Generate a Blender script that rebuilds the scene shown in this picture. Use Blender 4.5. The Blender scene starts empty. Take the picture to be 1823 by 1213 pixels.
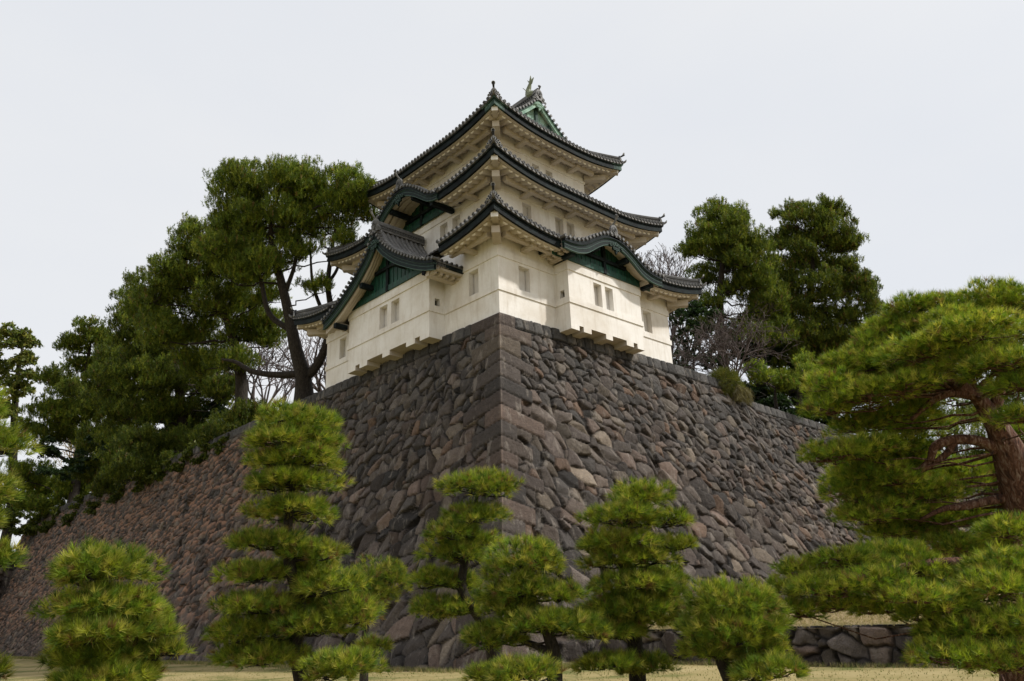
import bpy, math, random
import numpy as np
from math import radians as R, sin, cos, pi, sqrt
from mathutils import Vector, Matrix

C = bpy.context.scene.collection
S = bpy.context.scene
# ------------------------------------------------------------------ camera
CX, CY, CZ = -22.006, -24.114, -12.918
YAW, PIT, ROL, FPX = R(46.731), R(19.551), R(-2.218), 1395.4
fw = Vector((cos(YAW)*cos(PIT), sin(YAW)*cos(PIT), sin(PIT)))
rt0 = Vector((sin(YAW), -cos(YAW), 0)); up0 = rt0.cross(fw)
rt = rt0*cos(ROL) + up0*sin(ROL); up = -rt0*sin(ROL) + up0*cos(ROL)
cam = bpy.data.cameras.new('camera'); camo = bpy.data.objects.new('camera', cam); C.objects.link(camo)
m = Matrix((rt, up, -fw)).transposed().to_4x4(); m.translation = (CX, CY, CZ)
camo.matrix_world = m
cam.sensor_width = 36; cam.lens = FPX/1823*36; cam.clip_end = 3000; cam.clip_start = .1
S.camera = camo
def at(px, py, d):
    """pixel of the photograph + distance along the view -> point in the place"""
    return Vector((CX, CY, CZ)) + (fw*FPX + rt*(px-911.5) - up*(py-606.5))*(d/FPX)
def depth_at_x(px, py, x):
    d = at(px, py, 1)-Vector((CX, CY, CZ)); return (x-CX)/d.x
# ------------------------------------------------------------------ sky and sun
SUN_EL, SUN_AZ = R(45), math.atan2(-.80, .60)      # direction towards the sun in the xy plane
sdir = Vector((cos(SUN_AZ)*cos(SUN_EL), sin(SUN_AZ)*cos(SUN_EL), sin(SUN_EL)))
w = bpy.data.worlds.new('World'); S.world = w; w.use_nodes = True
nt = w.node_tree; nt.nodes.clear()
def N(nt, t, **k):
    n = nt.nodes.new(t)
    for a, b in k.items(): setattr(n, a, b)
    return n
L = nt.links.new
out = N(nt, 'ShaderNodeOutputWorld'); bg = N(nt, 'ShaderNodeBackground'); L(bg.outputs[0], out.inputs[0])
sky = N(nt, 'ShaderNodeTexSky', sky_type='NISHITA'); sky.sun_disc = False; sky.sun_elevation = SUN_EL
sky.sun_rotation = pi/2 - SUN_AZ
tc = N(nt, 'ShaderNodeTexCoord')
mp = N(nt, 'ShaderNodeMapping'); mp.inputs['Scale'].default_value = (1, 1, 2.5); L(tc.outputs['Generated'], mp.inputs[0])
nz = N(nt, 'ShaderNodeTexNoise'); nz.inputs['Scale'].default_value = 1.6; nz.inputs['Detail'].default_value = 4; L(mp.outputs[0], nz.inputs['Vector'])
cr = N(nt, 'ShaderNodeValToRGB'); L(nz.outputs[0], cr.inputs[0])
cr.color_ramp.elements[0].position = .3; cr.color_ramp.elements[0].color = (8.2, 8.45, 8.9, 1)
cr.color_ramp.elements[1].position = .7; cr.color_ramp.elements[1].color = (8.85, 8.95, 9.1, 1)
# sky glow added round the veiled sun, to put more light on the plaster
dt = N(nt, 'ShaderNodeVectorMath', operation='DOT_PRODUCT'); L(tc.outputs['Generated'], dt.inputs[0]); dt.inputs[1].default_value = sdir
mr = N(nt, 'ShaderNodeMapRange'); mr.inputs[1].default_value = .55; mr.inputs[2].default_value = 1; mr.inputs[3].default_value = 0; mr.inputs[4].default_value = 1; L(dt.outputs['Value'], mr.inputs[0])
pw = N(nt, 'ShaderNodeMath', operation='POWER'); L(mr.outputs[0], pw.inputs[0]); pw.inputs[1].default_value = 2
ml = N(nt, 'ShaderNodeVectorMath', operation='SCALE'); ml.inputs[0].default_value = (2.5, 2.3, 2.0); L(pw.outputs[0], ml.inputs['Scale'])
ad = N(nt, 'ShaderNodeVectorMath', operation='ADD'); L(cr.outputs[0], ad.inputs[0]); L(ml.outputs[0], ad.inputs[1])
mx = N(nt, 'ShaderNodeMix', data_type='RGBA'); mx.inputs[0].default_value = .93; L(sky.outputs[0], mx.inputs[6]); L(ad.outputs[0], mx.inputs[7])
L(mx.outputs[2], bg.inputs[0]); bg.inputs[1].default_value = .1
sl = bpy.data.lights.new('sun', 'SUN'); sl.energy = 3.6; sl.angle = R(3); sl.color = (1, .965, .91)
so = bpy.data.objects.new('sun', sl); C.objects.link(so); so.rotation_euler = (-sdir).to_track_quat('-Z', 'Y').to_euler()
S.view_settings.view_transform = 'Standard'; S.view_settings.look = 'None'; S.view_settings.exposure = 0.0; S.view_settings.gamma = 1
S.render.engine = 'CYCLES'; S.cycles.max_bounces = 6; S.cycles.use_denoising = True

# ------------------------------------------------------------------ materials
def mat(name, build=None, col=(.5, .5, .5), rough=.8, spec=.3):
    m = bpy.data.materials.new(name); m.use_nodes = True
    nt = m.node_tree; b = nt.nodes['Principled BSDF']
    b.inputs['Base Color'].default_value = (*col, 1); b.inputs['Roughness'].default_value = rough
    b.inputs['Specular IOR Level'].default_value = spec
    if build: build(nt, b)
    return m
def noise(nt, scale, detail=4, vec=None, rough=.5, dist=0):
    n = N(nt, 'ShaderNodeTexNoise'); n.inputs['Scale'].default_value = scale; n.inputs['Detail'].default_value = detail
    n.inputs['Roughness'].default_value = rough; n.inputs['Distortion'].default_value = dist
    if vec: nt.links.new(vec, n.inputs['Vector'])
    return n.outputs[0]
def coords(nt, scale=(1, 1, 1)):
    g = N(nt, 'ShaderNodeNewGeometry'); mp = N(nt, 'ShaderNodeMapping'); mp.inputs['Scale'].default_value = scale
    nt.links.new(g.outputs['Position'], mp.inputs[0]); return mp.outputs[0]
def ramp(nt, f, stops):
    r = N(nt, 'ShaderNodeValToRGB'); nt.links.new(f, r.inputs[0]); e = r.color_ramp.elements
    while len(e) < len(stops): e.new(.5)
    for x, (p, c) in zip(e, stops): x.position = p; x.color = (*c, 1) if len(c) == 3 else c
    return r.outputs[0]
def mix(nt, f, a, b, mode='MIX'):
    n = N(nt, 'ShaderNodeMix', data_type='RGBA', blend_type=mode)
    for i, v in ((0, f), (6, a), (7, b)):
        if isinstance(v, (int, float)): n.inputs[i].default_value = v
        elif isinstance(v, tuple): n.inputs[i].default_value = (*v, 1)
        else: nt.links.new(v, n.inputs[i])
    return n.outputs[2]
def bump(nt, b, h, s=.3, d=.02):
    n = N(nt, 'ShaderNodeBump'); n.inputs['Strength'].default_value = s; n.inputs['Distance'].default_value = d
    nt.links.new(h, n.inputs['Height']); nt.links.new(n.outputs[0], b.inputs['Normal'])
def mathn(nt, op, a, b):
    n = N(nt, 'ShaderNodeMath', operation=op)
    for i, v in enumerate((a, b)):
        if isinstance(v, (int, float)): n.inputs[i].default_value = v
        else: nt.links.new(v, n.inputs[i])
    return n.outputs[0]
def attr(nt, name):
    n = N(nt, 'ShaderNodeAttribute'); n.attribute_name = name; return n

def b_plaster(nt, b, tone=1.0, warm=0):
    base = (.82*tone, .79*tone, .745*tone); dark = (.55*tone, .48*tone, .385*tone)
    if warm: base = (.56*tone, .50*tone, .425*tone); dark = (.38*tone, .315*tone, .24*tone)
    n1 = noise(nt, .55, 6, coords(nt), .6); n2 = noise(nt, 3.2, 6, coords(nt, (1, 1, .16)), .65); n3 = noise(nt, 9, 4, coords(nt))
    f = ramp(nt, n1, [(.42, (0, 0, 0)), (.66, (1, 1, 1))])
    g = ramp(nt, n2, [(.50, (0, 0, 0)), (.78, (.8, .8, .8))])
    c = mix(nt, mathn(nt, 'MULTIPLY', f, .55), base, dark); c = mix(nt, mathn(nt, 'MULTIPLY', g, .7), c, (.47*tone, .40*tone, .31*tone))
    c = mix(nt, mathn(nt, 'MULTIPLY', n3, .16), c, (.30, .27, .22))
    nt.links.new(c, b.inputs['Base Color']); bump(nt, b, noise(nt, 14, 5, coords(nt)), .12, .02)
PLASTER = mat('plaster', b_plaster, rough=.85, spec=.2)
SOFFIT = mat('soffit_plaster', lambda nt, b: b_plaster(nt, b, 1.0, 1), rough=.9, spec=.15)  # plaster of the undersides, eave shade painted into its browner base
LOBE = mat('rafter_end_plaster', None, (.72, .67, .58), .8)  # rafter ends coloured lighter than the soffit, as if catching light
def b_dark(nt, b):
    n = noise(nt, 3, 5, coords(nt, (1, 1, 2))); n2 = noise(nt, 14, 3, coords(nt), .7)
    c = ramp(nt, n, [(.4, (.006, .008, .009)), (.62, (.013, .020, .021))])
    c = mix(nt, ramp(nt, n2, [(.71, (0, 0, 0)), (.76, (.6, .6, .6))]), c, (.16, .20, .18))
    nt.links.new(c, b.inputs['Base Color'])
FASCIA = mat('dark_copper', b_dark, rough=.7, spec=.12)
def b_green(nt, b, dark=(.006, .020, .015), mid=(.010, .060, .040), hi=(.03, .16, .11), sc=(5, 5, .8)):
    n = noise(nt, 2.2, 6, coords(nt, sc), .7)
    c = ramp(nt, n, [(.35, dark), (.55, mid), (.74, hi)]); nt.links.new(c, b.inputs['Base Color'])
GREEN = mat('green_copper', b_green, rough=.55, spec=.35)
GREEND = mat('dark_green_copper', lambda nt, b: b_green(nt, b, (.003, .006, .006), (.005, .014, .012), (.016, .045, .032), (1, 1, 1)), rough=.6, spec=.15)
GREENL = mat('verdigris_line', None, (.05, .095, .075), .6)
VERD = mat('pale_verdigris', lambda nt, b: b_green(nt, b, (.16, .27, .21), (.30, .44, .36), (.45, .57, .46), (1, 1, 1)), rough=.7, spec=.2)
VERDD = mat('deep_verdigris', lambda nt, b: b_green(nt, b, (.012, .026, .022), (.04, .075, .06), (.20, .30, .24), (1, 1, 1)), rough=.7, spec=.2)
def b_tile(nt, b):
    n = noise(nt, 2.5, 5, coords(nt), .6); n2 = noise(nt, 16, 3, coords(nt))
    c = ramp(nt, n, [(.3, (.085, .082, .08)), (.55, (.15, .145, .14)), (.75, (.25, .24, .225))])
    c = mix(nt, ramp(nt, n2, [(.5, (0, 0, 0)), (.7, (.5, .5, .5))]), c, (.05, .048, .046))
    nt.links.new(c, b.inputs['Base Color']); bump(nt, b, n2, .2, .02)
TILE = mat('grey_roof_tile', b_tile, rough=.6, spec=.4)
TEND = mat('tile_end_dark', None, (.022, .022, .024), .6)
TRING = mat('tile_end_ring', None, (.085, .085, .083), .6)
TRINGL = mat('ornament_ring', None, (.36, .355, .34), .6)
SHUT = mat('shutter_plaster', lambda nt, b: b_plaster(nt, b, .80, 0), rough=.85)
HOLE = mat('dark_opening', None, (.01, .009, .008), .9)
def b_stone(nt, b):
    a = attr(nt, 'stone'); n = noise(nt, 5, 6, coords(nt), .65); n2 = noise(nt, 22, 4, coords(nt), .7)
    n4 = noise(nt, 2.2, 5, coords(nt, (1, 1, .35)), .7)
    c = mix(nt, ramp(nt, n, [(.3, (0, 0, 0)), (.7, (.75, .75, .75))]), a.outputs['Color'], mix(nt, 1.0, a.outputs['Color'], (.45, .43, .42), 'MULTIPLY'))
    c = mix(nt, ramp(nt, n2, [(.50, (0, 0, 0)), (.66, (.55, .55, .55))]), c, mix(nt, 1.0, c, (1.75, 1.65, 1.55), 'MULTIPLY'))
    c = mix(nt, ramp(nt, n4, [(.55, (0, 0, 0)), (.66, (.5, .5, .5))]), c, (.27, .235, .20))
    lit = mathn(nt, 'MULTIPLY', a.outputs['Alpha'], ramp(nt, n2, [(.34, (.35, .35, .35)), (.56, (1, 1, 1))]))
    c = mix(nt, lit, c, mix(nt, n2, (.20, .10, .06), (.40, .235, .155)))
    nt.links.new(c, b.inputs['Base Color'])
    h = mathn(nt, 'ADD', n, mathn(nt, 'MULTIPLY', n2, .5)); bump(nt, b, h, 1.0, .09)
STONE = mat('andesite_stone', b_stone, rough=.82, spec=.25)
def b_grass(nt, b):
    n = noise(nt, .35, 6, coords(nt), .65); n2 = noise(nt, 9, 5, coords(nt, (1, 1, 1)), .8)
    c = ramp(nt, n, [(.38, (.17, .18, .06)), (.50, (.40, .315, .15)), (.66, (.50, .39, .21))])
    c = mix(nt, n2, c, mix(nt, 1.0, c, (.45, .5, .4), 'MULTIPLY'))
    nt.links.new(c, b.inputs['Base Color']); bump(nt, b, n2, .35, .04)
GRASS = mat('dry_lawn', b_grass, rough=.95, spec=.1)
def b_soil(nt, b):
    n = noise(nt, 1.5, 6, coords(nt), .7)
    nt.links.new(ramp(nt, n, [(.35, (.03, .028, .014)), (.6, (.07, .055, .03)), (.75, (.05, .065, .02))]), b.inputs['Base Color']); bump(nt, b, n, .6, .1)
SOIL = mat('dark_soil', b_soil, rough=.95, spec=.1)  # dark brown and olive earth, mottled by noise
def b_straw(nt, b):
    n = noise(nt, 12, 6, coords(nt), .8); n1 = noise(nt, 1.2, 4, coords(nt))
    c = ramp(nt, n, [(.35, (.20, .145, .07)), (.52, (.42, .32, .17)), (.7, (.55, .43, .25))])
    c = mix(nt, ramp(nt, n1, [(.5, (0, 0, 0)), (.65, (.6, .6, .6))]), c, (.11, .12, .03))
    nt.links.new(c, b.inputs['Base Color']); bump(nt, b, n, 1, .1)
STRAW = mat('dry_grass_bank', b_straw, rough=.95, spec=.1)
def leafmat(name, spec=.25, trans=.35):
    def f(nt, b):
        a = attr(nt, 'tint'); nt.links.new(a.outputs['Color'], b.inputs['Base Color'])
        t = N(nt, 'ShaderNodeBsdfTranslucent'); nt.links.new(mix(nt, 1.0, a.outputs['Color'], (1.15, 1.2, .7), 'MULTIPLY'), t.inputs[0])
        s = N(nt, 'ShaderNodeMixShader'); s.inputs[0].default_value = trans
        o = nt.nodes['Material Output']; nt.links.new(b.outputs[0], s.inputs[1]); nt.links.new(t.outputs[0], s.inputs[2]); nt.links.new(s.outputs[0], o.inputs[0])
    return mat(name, f, rough=.5, spec=spec)
NEEDLE = leafmat('pine_needles')
def b_bark(nt, b, c0, c1, c2, sc=(3, 3, .8)):
    n = noise(nt, 5, 6, coords(nt, sc), .7, 1.0)
    nt.links.new(ramp(nt, n, [(.35, c0), (.52, c1), (.7, c2)]), b.inputs['Base Color']); bump(nt, b, n, 1, .06)
BARK = mat('dark_bark', lambda nt, b: b_bark(nt, b, (.012, .010, .008), (.035, .028, .022), (.07, .058, .046)), rough=.9)
BARKR = mat('red_pine_bark', lambda nt, b: b_bark(nt, b, (.022, .013, .01), (.14, .062, .038), (.33, .25, .20)), rough=.9)
BARKG = mat('grey_twig', lambda nt, b: b_bark(nt, b, (.06, .045, .042), (.11, .085, .078), (.19, .155, .14)), rough=.9)

# ------------------------------------------------------------------ builders
class MB:
    def __init__(s): s.v = []; s.f = []; s.m = []
    def add(s, v, f, mi=0):
        o = len(s.v); s.v += [tuple(p) for p in v]; s.f += [tuple(o+i for i in q) for q in f]; s.m += [mi]*len(f)
    def quad(s, a, b, c, d, mi=0): s.add((a, b, c, d), ((0, 1, 2, 3),), mi)
    def box(s, o, X, Y, Z, mi=0):
        """parallelepiped from corner o along vectors X, Y, Z"""
        o, X, Y, Z = map(Vector, (o, X, Y, Z))
        v = [o, o+X, o+X+Y, o+Y, o+Z, o+X+Z, o+X+Y+Z, o+Y+Z]
        f = [(0, 3, 2, 1), (4, 5, 6, 7), (0, 1, 5, 4), (1, 2, 6, 5), (2, 3, 7, 6), (3, 0, 4, 7)]
        s.add(v, f if X.cross(Y).dot(Z) > 0 else [q[::-1] for q in f], mi)
    def tube(s, pts, rad, n=8, cap=True, mi=0, a0=0):
        pts = [Vector(p) for p in pts]; k = len(pts)
        if not hasattr(rad, '__len__'): rad = [rad]*k
        o = len(s.v); t0 = (pts[1]-pts[0]).normalized()
        ref = Vector((0, 0, 1)) if abs(t0.z) < .9 else Vector((1, 0, 0)); x = t0.cross(ref).normalized()
        for i, p in enumerate(pts):
            t = (pts[min(i+1, k-1)]-pts[max(i-1, 0)])
            t = t.normalized() if t.length > 1e-9 else t0
            x = (x - t*x.dot(t)); x = x.normalized() if x.length > 1e-6 else t.orthogonal().normalized(); y = t.cross(x)
            for j in range(n):
                a = a0+2*pi*j/n; s.v.append(tuple(p + (x*cos(a)+y*sin(a))*rad[i]))
        for i in range(k-1):
            for j in range(n):
                q = (o+i*n+j, o+i*n+(j+1) % n, o+(i+1)*n+(j+1) % n, o+(i+1)*n+j); s.f.append(q); s.m.append(mi)
        if cap:
            s.f.append(tuple(o+j for j in range(n))[::-1]); s.m.append(mi)
            s.f.append(tuple(o+(k-1)*n+j for j in range(n))); s.m.append(mi)
    def disc(s, c, n, r, th, mrim, mface, mring=None, seg=10):
        """round tile end: short cylinder facing n with a raised rim"""
        c, n = Vector(c), Vector(n).normalized(); x = n.orthogonal().normalized(); y = n.cross(x)
        def ring(rr, h): return [c + n*h + (x*cos(2*pi*j/seg)+y*sin(2*pi*j/seg))*rr for j in range(seg)]
        rs = [ring(r, -th), ring(r, 0), ring(r*.74, 0), ring(r*.70, -.02)]; o = len(s.v)
        for q in rs: s.v += [tuple(p) for p in q]
        for i in range(3):
            for j in range(seg):
                s.f.append((o+i*seg+j, o+i*seg+(j+1) % seg, o+(i+1)*seg+(j+1) % seg, o+(i+1)*seg+j)); s.m.append(mring if (i == 1 and mring is not None) else (mface if i == 2 else mrim))
        s.f.append(tuple(o+3*seg+j for j in range(seg))); s.m.append(mface)
    def prism(s, poly, d, mi=0):
        """extrude the planar polygon (3-D points) by vector d"""
        poly = [Vector(p) for p in poly]; d = Vector(d); n = len(poly)
        s.add(poly+[p+d for p in poly], [tuple(range(n)), tuple(range(2*n-1, n-1, -1))]+[(i, i+n, (i+1) % n+n, (i+1) % n) for i in range(n)], mi)
    def build(s, name, mats, parent=None, smooth=False):
        me = bpy.data.meshes.new(name); me.from_pydata(s.v, [], s.f)
        for q in (mats if isinstance(mats, (list, tuple)) else [mats]): me.materials.append(q)
        me.polygons.foreach_set('material_index', s.m)
        if smooth: me.polygons.foreach_set('use_smooth', [True]*len(s.f))
        me.update(); return link(name, me, parent)
def link(name, me, parent=None):
    o = bpy.data.objects.new(name, me); C.objects.link(o)
    if parent: o.parent = parent; o.matrix_parent_inverse = parent.matrix_world.inverted()
    return o
def tag(o, label=None, cat=None, group=None, kind=None):
    if label: o['label'] = label
    if cat: o['category'] = cat
    if group: o['group'] = group
    if kind: o['kind'] = kind
    return o
def empty(name, loc, label, cat, group=None):
    o = bpy.data.objects.new(name, None); C.objects.link(o); o.location = loc
    o.matrix_world = Matrix.Translation(loc)
    return tag(o, label, cat, group)
def npmesh(name, v, f, mats, parent=None, col=None, cname='tint', smooth=False):
    """v (n,3), f (m,k) with constant k"""
    v = np.asarray(v, np.float32); f = np.asarray(f, np.int32); k = f.shape[1]
    me = bpy.data.meshes.new(name); me.vertices.add(len(v)); me.vertices.foreach_set('co', v.ravel())
    me.loops.add(f.size); me.loops.foreach_set('vertex_index', f.ravel())
    me.polygons.add(len(f)); me.polygons.foreach_set('loop_start', np.arange(0, f.size, k, dtype=np.int32))
    if smooth: me.polygons.foreach_set('use_smooth', np.ones(len(f), bool))
    me.update(calc_edges=True)
    if col is not None:
        a = me.attributes.new(cname, 'FLOAT_COLOR', 'POINT')
        if col.shape[1] == 3: col = np.concatenate([col, np.ones((len(col), 1))], 1)
        a.data.foreach_set('color', col.astype(np.float32).ravel())
    me.materials.append(mats); return link(name, me, parent)
def vnoise(x, y, seed=0, octv=3):
    rs = np.random.RandomState(seed); T = rs.rand(256, 256); s = np.zeros_like(x, dtype=float); a = 1.; tot = 0
    for o in range(octv):
        xi = np.floor(x).astype(int); yi = np.floor(y).astype(int); fx = x-xi; fy = y-yi
        fx = fx*fx*(3-2*fx); fy = fy*fy*(3-2*fy)
        g = lambda i, j: T[(xi+i) % 256, (yi+j) % 256]
        s += a*((g(0, 0)*(1-fx)+g(1, 0)*fx)*(1-fy)+(g(0, 1)*(1-fx)+g(1, 1)*fx)*fy); tot += a
        a *= .5; x = x*2.03+17.3; y = y*2.03+5.1
    return s/tot
def sstep(a, b, x): t = np.clip((x-a)/(b-a), 0, 1); return t*t*(3-2*t)
# ------------------------------------------------------------------ stone walls
DG = 4.2; HW = 14.5
def batter(h): return DG*(.55*(h/HW)+.45*(h/HW)**2)
PAL = np.array([(.084, .070, .061), (.060, .053, .048), (.092, .076, .064), (.108, .085, .070), (.082, .065, .056), (.160, .130, .100), (.076, .064, .056), (.128, .094, .076)])
def quoins(H, seed=5):
    rs = np.random.RandomState(seed); e = [0, .62]
    while e[-1] < H: e.append(e[-1]+rs.uniform(.50, .74)*(1+.25*e[-1]/H))
    n = len(e); return np.array(e), rs.uniform(1.7, 2.5, n), rs.uniform(.85, 1.25, n), PAL[rs.randint(0, len(PAL), n)]*rs.uniform(.9, 1.45, (n, 1))
QE, QL, QS, QC = quoins(HW+.4)
def stone_grid(us, hs_, H, seed, quoin=None, size=1., litter=0, cap=.6, topcol=True, corner_u=None, shear=.27):
    """returns disp(out of wall), colour for the (u,h) vertex grid"""
    rs = np.random.RandomState(seed); hs = hs_-shear*(us-us.min()+.5)
    rows = [-shear*us.max()-.6]
    while rows[-1] < H+1: rows.append(rows[-1]+size*rs.uniform(.31, .55)*(1+.8*max(0, min(1, (rows[-1]+shear*8)/HW))))
    umin, umax = us.min()-3, us.max()+3
    SU, SH, SW, SC, ST, SO, SF = [], [], [], [], [], [], []
    for r in range(len(rows)-1):
        rh = rows[r+1]-rows[r]; u = max(umin, (-rows[r]-3)/max(shear, 1e-3) if shear else umin)+rs.rand()*.5; a = []
        while u < umax or len(a) < 4: a.append(u); u += rh*rs.choice([.45, .6, .9, 1.3, 1.7, 2.2])*rs.uniform(.85, 1.15)
        n = len(a); SU.append(np.array(a)); SH.append((rows[r]+rows[r+1])/2+rs.uniform(-.26, .26, n)*rh)
        SW.append(np.where(rs.rand(n) < .28, -.36, rs.uniform(-.9, 1, n)*.20)*rh*rh)
        hh = np.clip((rows[r]+shear*np.array(a))/HW, 0, 1)[:, None]; base = PAL[rs.randint(0, len(PAL), n)]*rs.uniform(.45, 1.75, (n, 1))
        if topcol:
            g = np.clip(1-hh*2.6, 0, 1); base = base*(1-g*.55)+g*.55*np.array((.072, .070, .067))*rs.uniform(.7, 1.5, (n, 1))
            o = rs.rand(n) < ((.03 if litter else .09)*(1-hh[:, 0])+.010); base[o] = np.array((.16, .108, .078))*rs.uniform(.6, 1.15, (o.sum(), 1))
        SC.append(base); ST.append(rs.normal(0, 1, (n, 4))); SO.append(rs.uniform(-1, 1, n)); SF.append(rs.uniform(0, 1, n))
    rows = np.array(rows); shp = us.shape
    wu = us+.13*(vnoise(us*1.7, hs*1.7, seed+1)-.5)*size; wh = hs+.16*(vnoise(us*1.9+9, hs*1.9, seed+2)-.5)*size
    wu += .05*(vnoise(us*6, hs*6, seed+3, 2)-.5); wh += .05*(vnoise(us*6, hs*6+50, seed+4, 2)-.5)
    u = wu.ravel(); h = wh.ravel(); AX = .76
    ri = np.clip(np.searchsorted(rows, h)-1, 0, len(rows)-2)
    cand = []
    big = max(len(a) for a in SU); NR = len(SU)
    def pad(l, fill):
        o = np.full((NR, big)+l[0].shape[1:], fill, float)
        for i, a in enumerate(l): o[i, :len(a)] = a
        return o
    PU, PH, PW = pad(SU, 1e6), pad(SH, 1e6), pad(SW, 0); PC = pad(SC, 0); PT = pad(ST, 0); PO = pad(SO, 0); PF = pad(SF, 0)
    nrow = np.array([len(a) for a in SU])
    idx = []
    for dr in (-1, 0, 1):
        rr = np.clip(ri+dr, 0, NR-1); k = np.zeros(len(u), int)
        for r in np.unique(rr):
            q = rr == r; k[q] = np.searchsorted(SU[r], u[q])
        for dk in (-2, -1, 0, 1):
            kk = np.clip(k+dk, 0, nrow[rr]-1); idx.append((rr, kk, (ri+dr < 0) | (ri+dr > NR-1)))
    D = []
    for rr, kk, bad in idx:
        d = ((u-PU[rr, kk])*AX)**2+(h-PH[rr, kk])**2-PW[rr, kk]; d[bad] = 1e9; D.append(d)
    D = np.array(D); b = D.argmin(0); ar = np.arange(len(u)); d1 = D[b, ar]
    R_ = np.array([i[0] for i in idx]); K_ = np.array([i[1] for i in idx]); br, bk = R_[b, ar], K_[b, ar]
    su, sh = PU[br, bk], PH[br, bk]; e = np.full(len(u), 9.)
    for i in range(len(idx)):
        rr, kk = R_[i], K_[i]; ds = np.sqrt(((PU[rr, kk]-su)*AX)**2+(PH[rr, kk]-sh)**2)
        v = np.where(ds > 1e-6, (D[i]-d1)/(2*np.maximum(ds, 1e-6)), 9.); e = np.minimum(e, v)
    # cap course: squared blocks in one straight row
    H0 = hs_.ravel(); U0 = us.ravel(); inc = H0 < cap
    cj = [umin]
    while cj[-1] < umax: cj.append(cj[-1]+size*rs.uniform(.45, 1.0))
    cj = np.array(cj); ci = np.clip(np.searchsorted(cj, U0)-1, 0, len(cj)-2)
    ccol = (np.array((.074, .071, .068))*rs.uniform(.65, 1.5, (len(cj), 1)))[ci]; cof = rs.uniform(-.02, .02, len(cj))[ci]
    jag = .07*(vnoise(U0*1.1, U0*0, seed+9)-.5)
    e = np.where(inc, np.minimum(np.minimum(U0-cj[ci], cj[ci+1]-U0), cap+jag-H0), np.minimum(e, np.maximum(H0-cap-jag, 0)))
    T = PT[br, bk]; du, dh = u-su, h-sh
    p1 = T[:, 0]*.20*du+T[:, 1]*.20*dh; p2 = .04+T[:, 2]*.40*du+T[:, 3]*.40*dh
    face = np.minimum(p1, p2)
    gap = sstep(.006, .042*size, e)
    hn = H0/HW
    disp = -.15*(1-gap)*(1-.35*np.clip(hn, 0, 1))+.03*sstep(0, .3, e)+gap*(np.where(inc, cof, face+PO[br, bk]*.055))+.03*(vnoise(u*3.1, h*3.1, seed+7)-.5)+.022*(vnoise(u*9, h*9, seed+8)-.5)
    col = np.where(inc[:, None], ccol, PC[br, bk])*(.22+.78*gap)[:, None]  # joints darkened in the vertex colour, painted shade between the stones
    if quoin:
        uc = (us-corner_u).ravel(); hr = hs_.ravel(); hr = hr-.24*sstep(.3, 2.5, hr)*np.minimum(uc, 3.2); qi = np.clip(np.searchsorted(QE, hr)-1, 0, len(QE)-2)
        Lk = np.where((qi+quoin) % 2 == 0, QL[qi], QS[qi]); Lk = np.where(qi == 0, .95 if quoin == 1 else 2.0, Lk)
        joint = np.minimum(hr-QE[qi], QE[qi+1]-hr)
        joint = joint+.05*(vnoise(u*1.5, hr*2, 77)-.5)*sstep(.1, .6, uc)
        inside = uc < Lk
        eq = np.minimum(joint, Lk-uc); gq = sstep(0, .04, eq)
        up_ = (qi > 0); Lu = np.where((qi-1+quoin) % 2 == 0, QL[np.maximum(qi-1, 0)], QS[np.maximum(qi-1, 0)]); Ld = np.where((qi+1+quoin) % 2 == 0, QL[qi+1], QS[qi+1])
        top0 = hs_.ravel() < .66; inside = inside | False
        eo = np.minimum(uc-Lk, np.minimum(np.where(uc < Lu, hr-QE[qi], 9), np.where(uc < Ld, QE[qi+1]-hr, 9)))
        dq = -.07*(1-gq)+.02*sstep(0, .15, eq)+.03+.012*(vnoise(u*6, hr*6, 31)-.5)*sstep(0, .3, uc)
        go = sstep(0, .05, eo); disp = np.where(inside, dq, disp*go-.09*(1-go))
        colq = (QC[qi]*.75)*(.6+.4*gq)[:, None]; ed = np.exp(-(uc/.05)**2)[:, None]*.0  # quoin joints get the same shade painted into their colour
        col = np.where(inside[:, None], colq, col*(.55+.45*go)[:, None])
        # worn, lighter arris
        col = col*(1+.9*np.exp(-(uc/.05)**2)*gq)[:, None]
    a = np.zeros(len(u))
    if litter:
        U, Hh = us.ravel(), hs_.ravel()
        zone = sstep(11, 20, U)*(1-.75*sstep(11.0, 13.5, Hh)*(1-sstep(60, 80, U)))*sstep(.3, 1.2, Hh)
        # litter lies on the ledges: the top part of each stone and the joints between courses
        ledge = 1-sstep(-.35, .10, dh/np.maximum(.3, (rows[np.minimum(br+1, len(rows)-1)]-rows[br])))
        pn = vnoise(U*.32, Hh*.45, seed+21); pn2 = vnoise(U*2.2+Hh*.8, Hh*1.6, seed+22)
        a = zone*sstep(.30, .56, pn+.12)*(.12+.88*ledge)*sstep(.34, .52, pn2)*1.15
        disp = disp+a*.03
    return disp.reshape(shp), np.concatenate([col, a[:, None]], 1)
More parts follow.
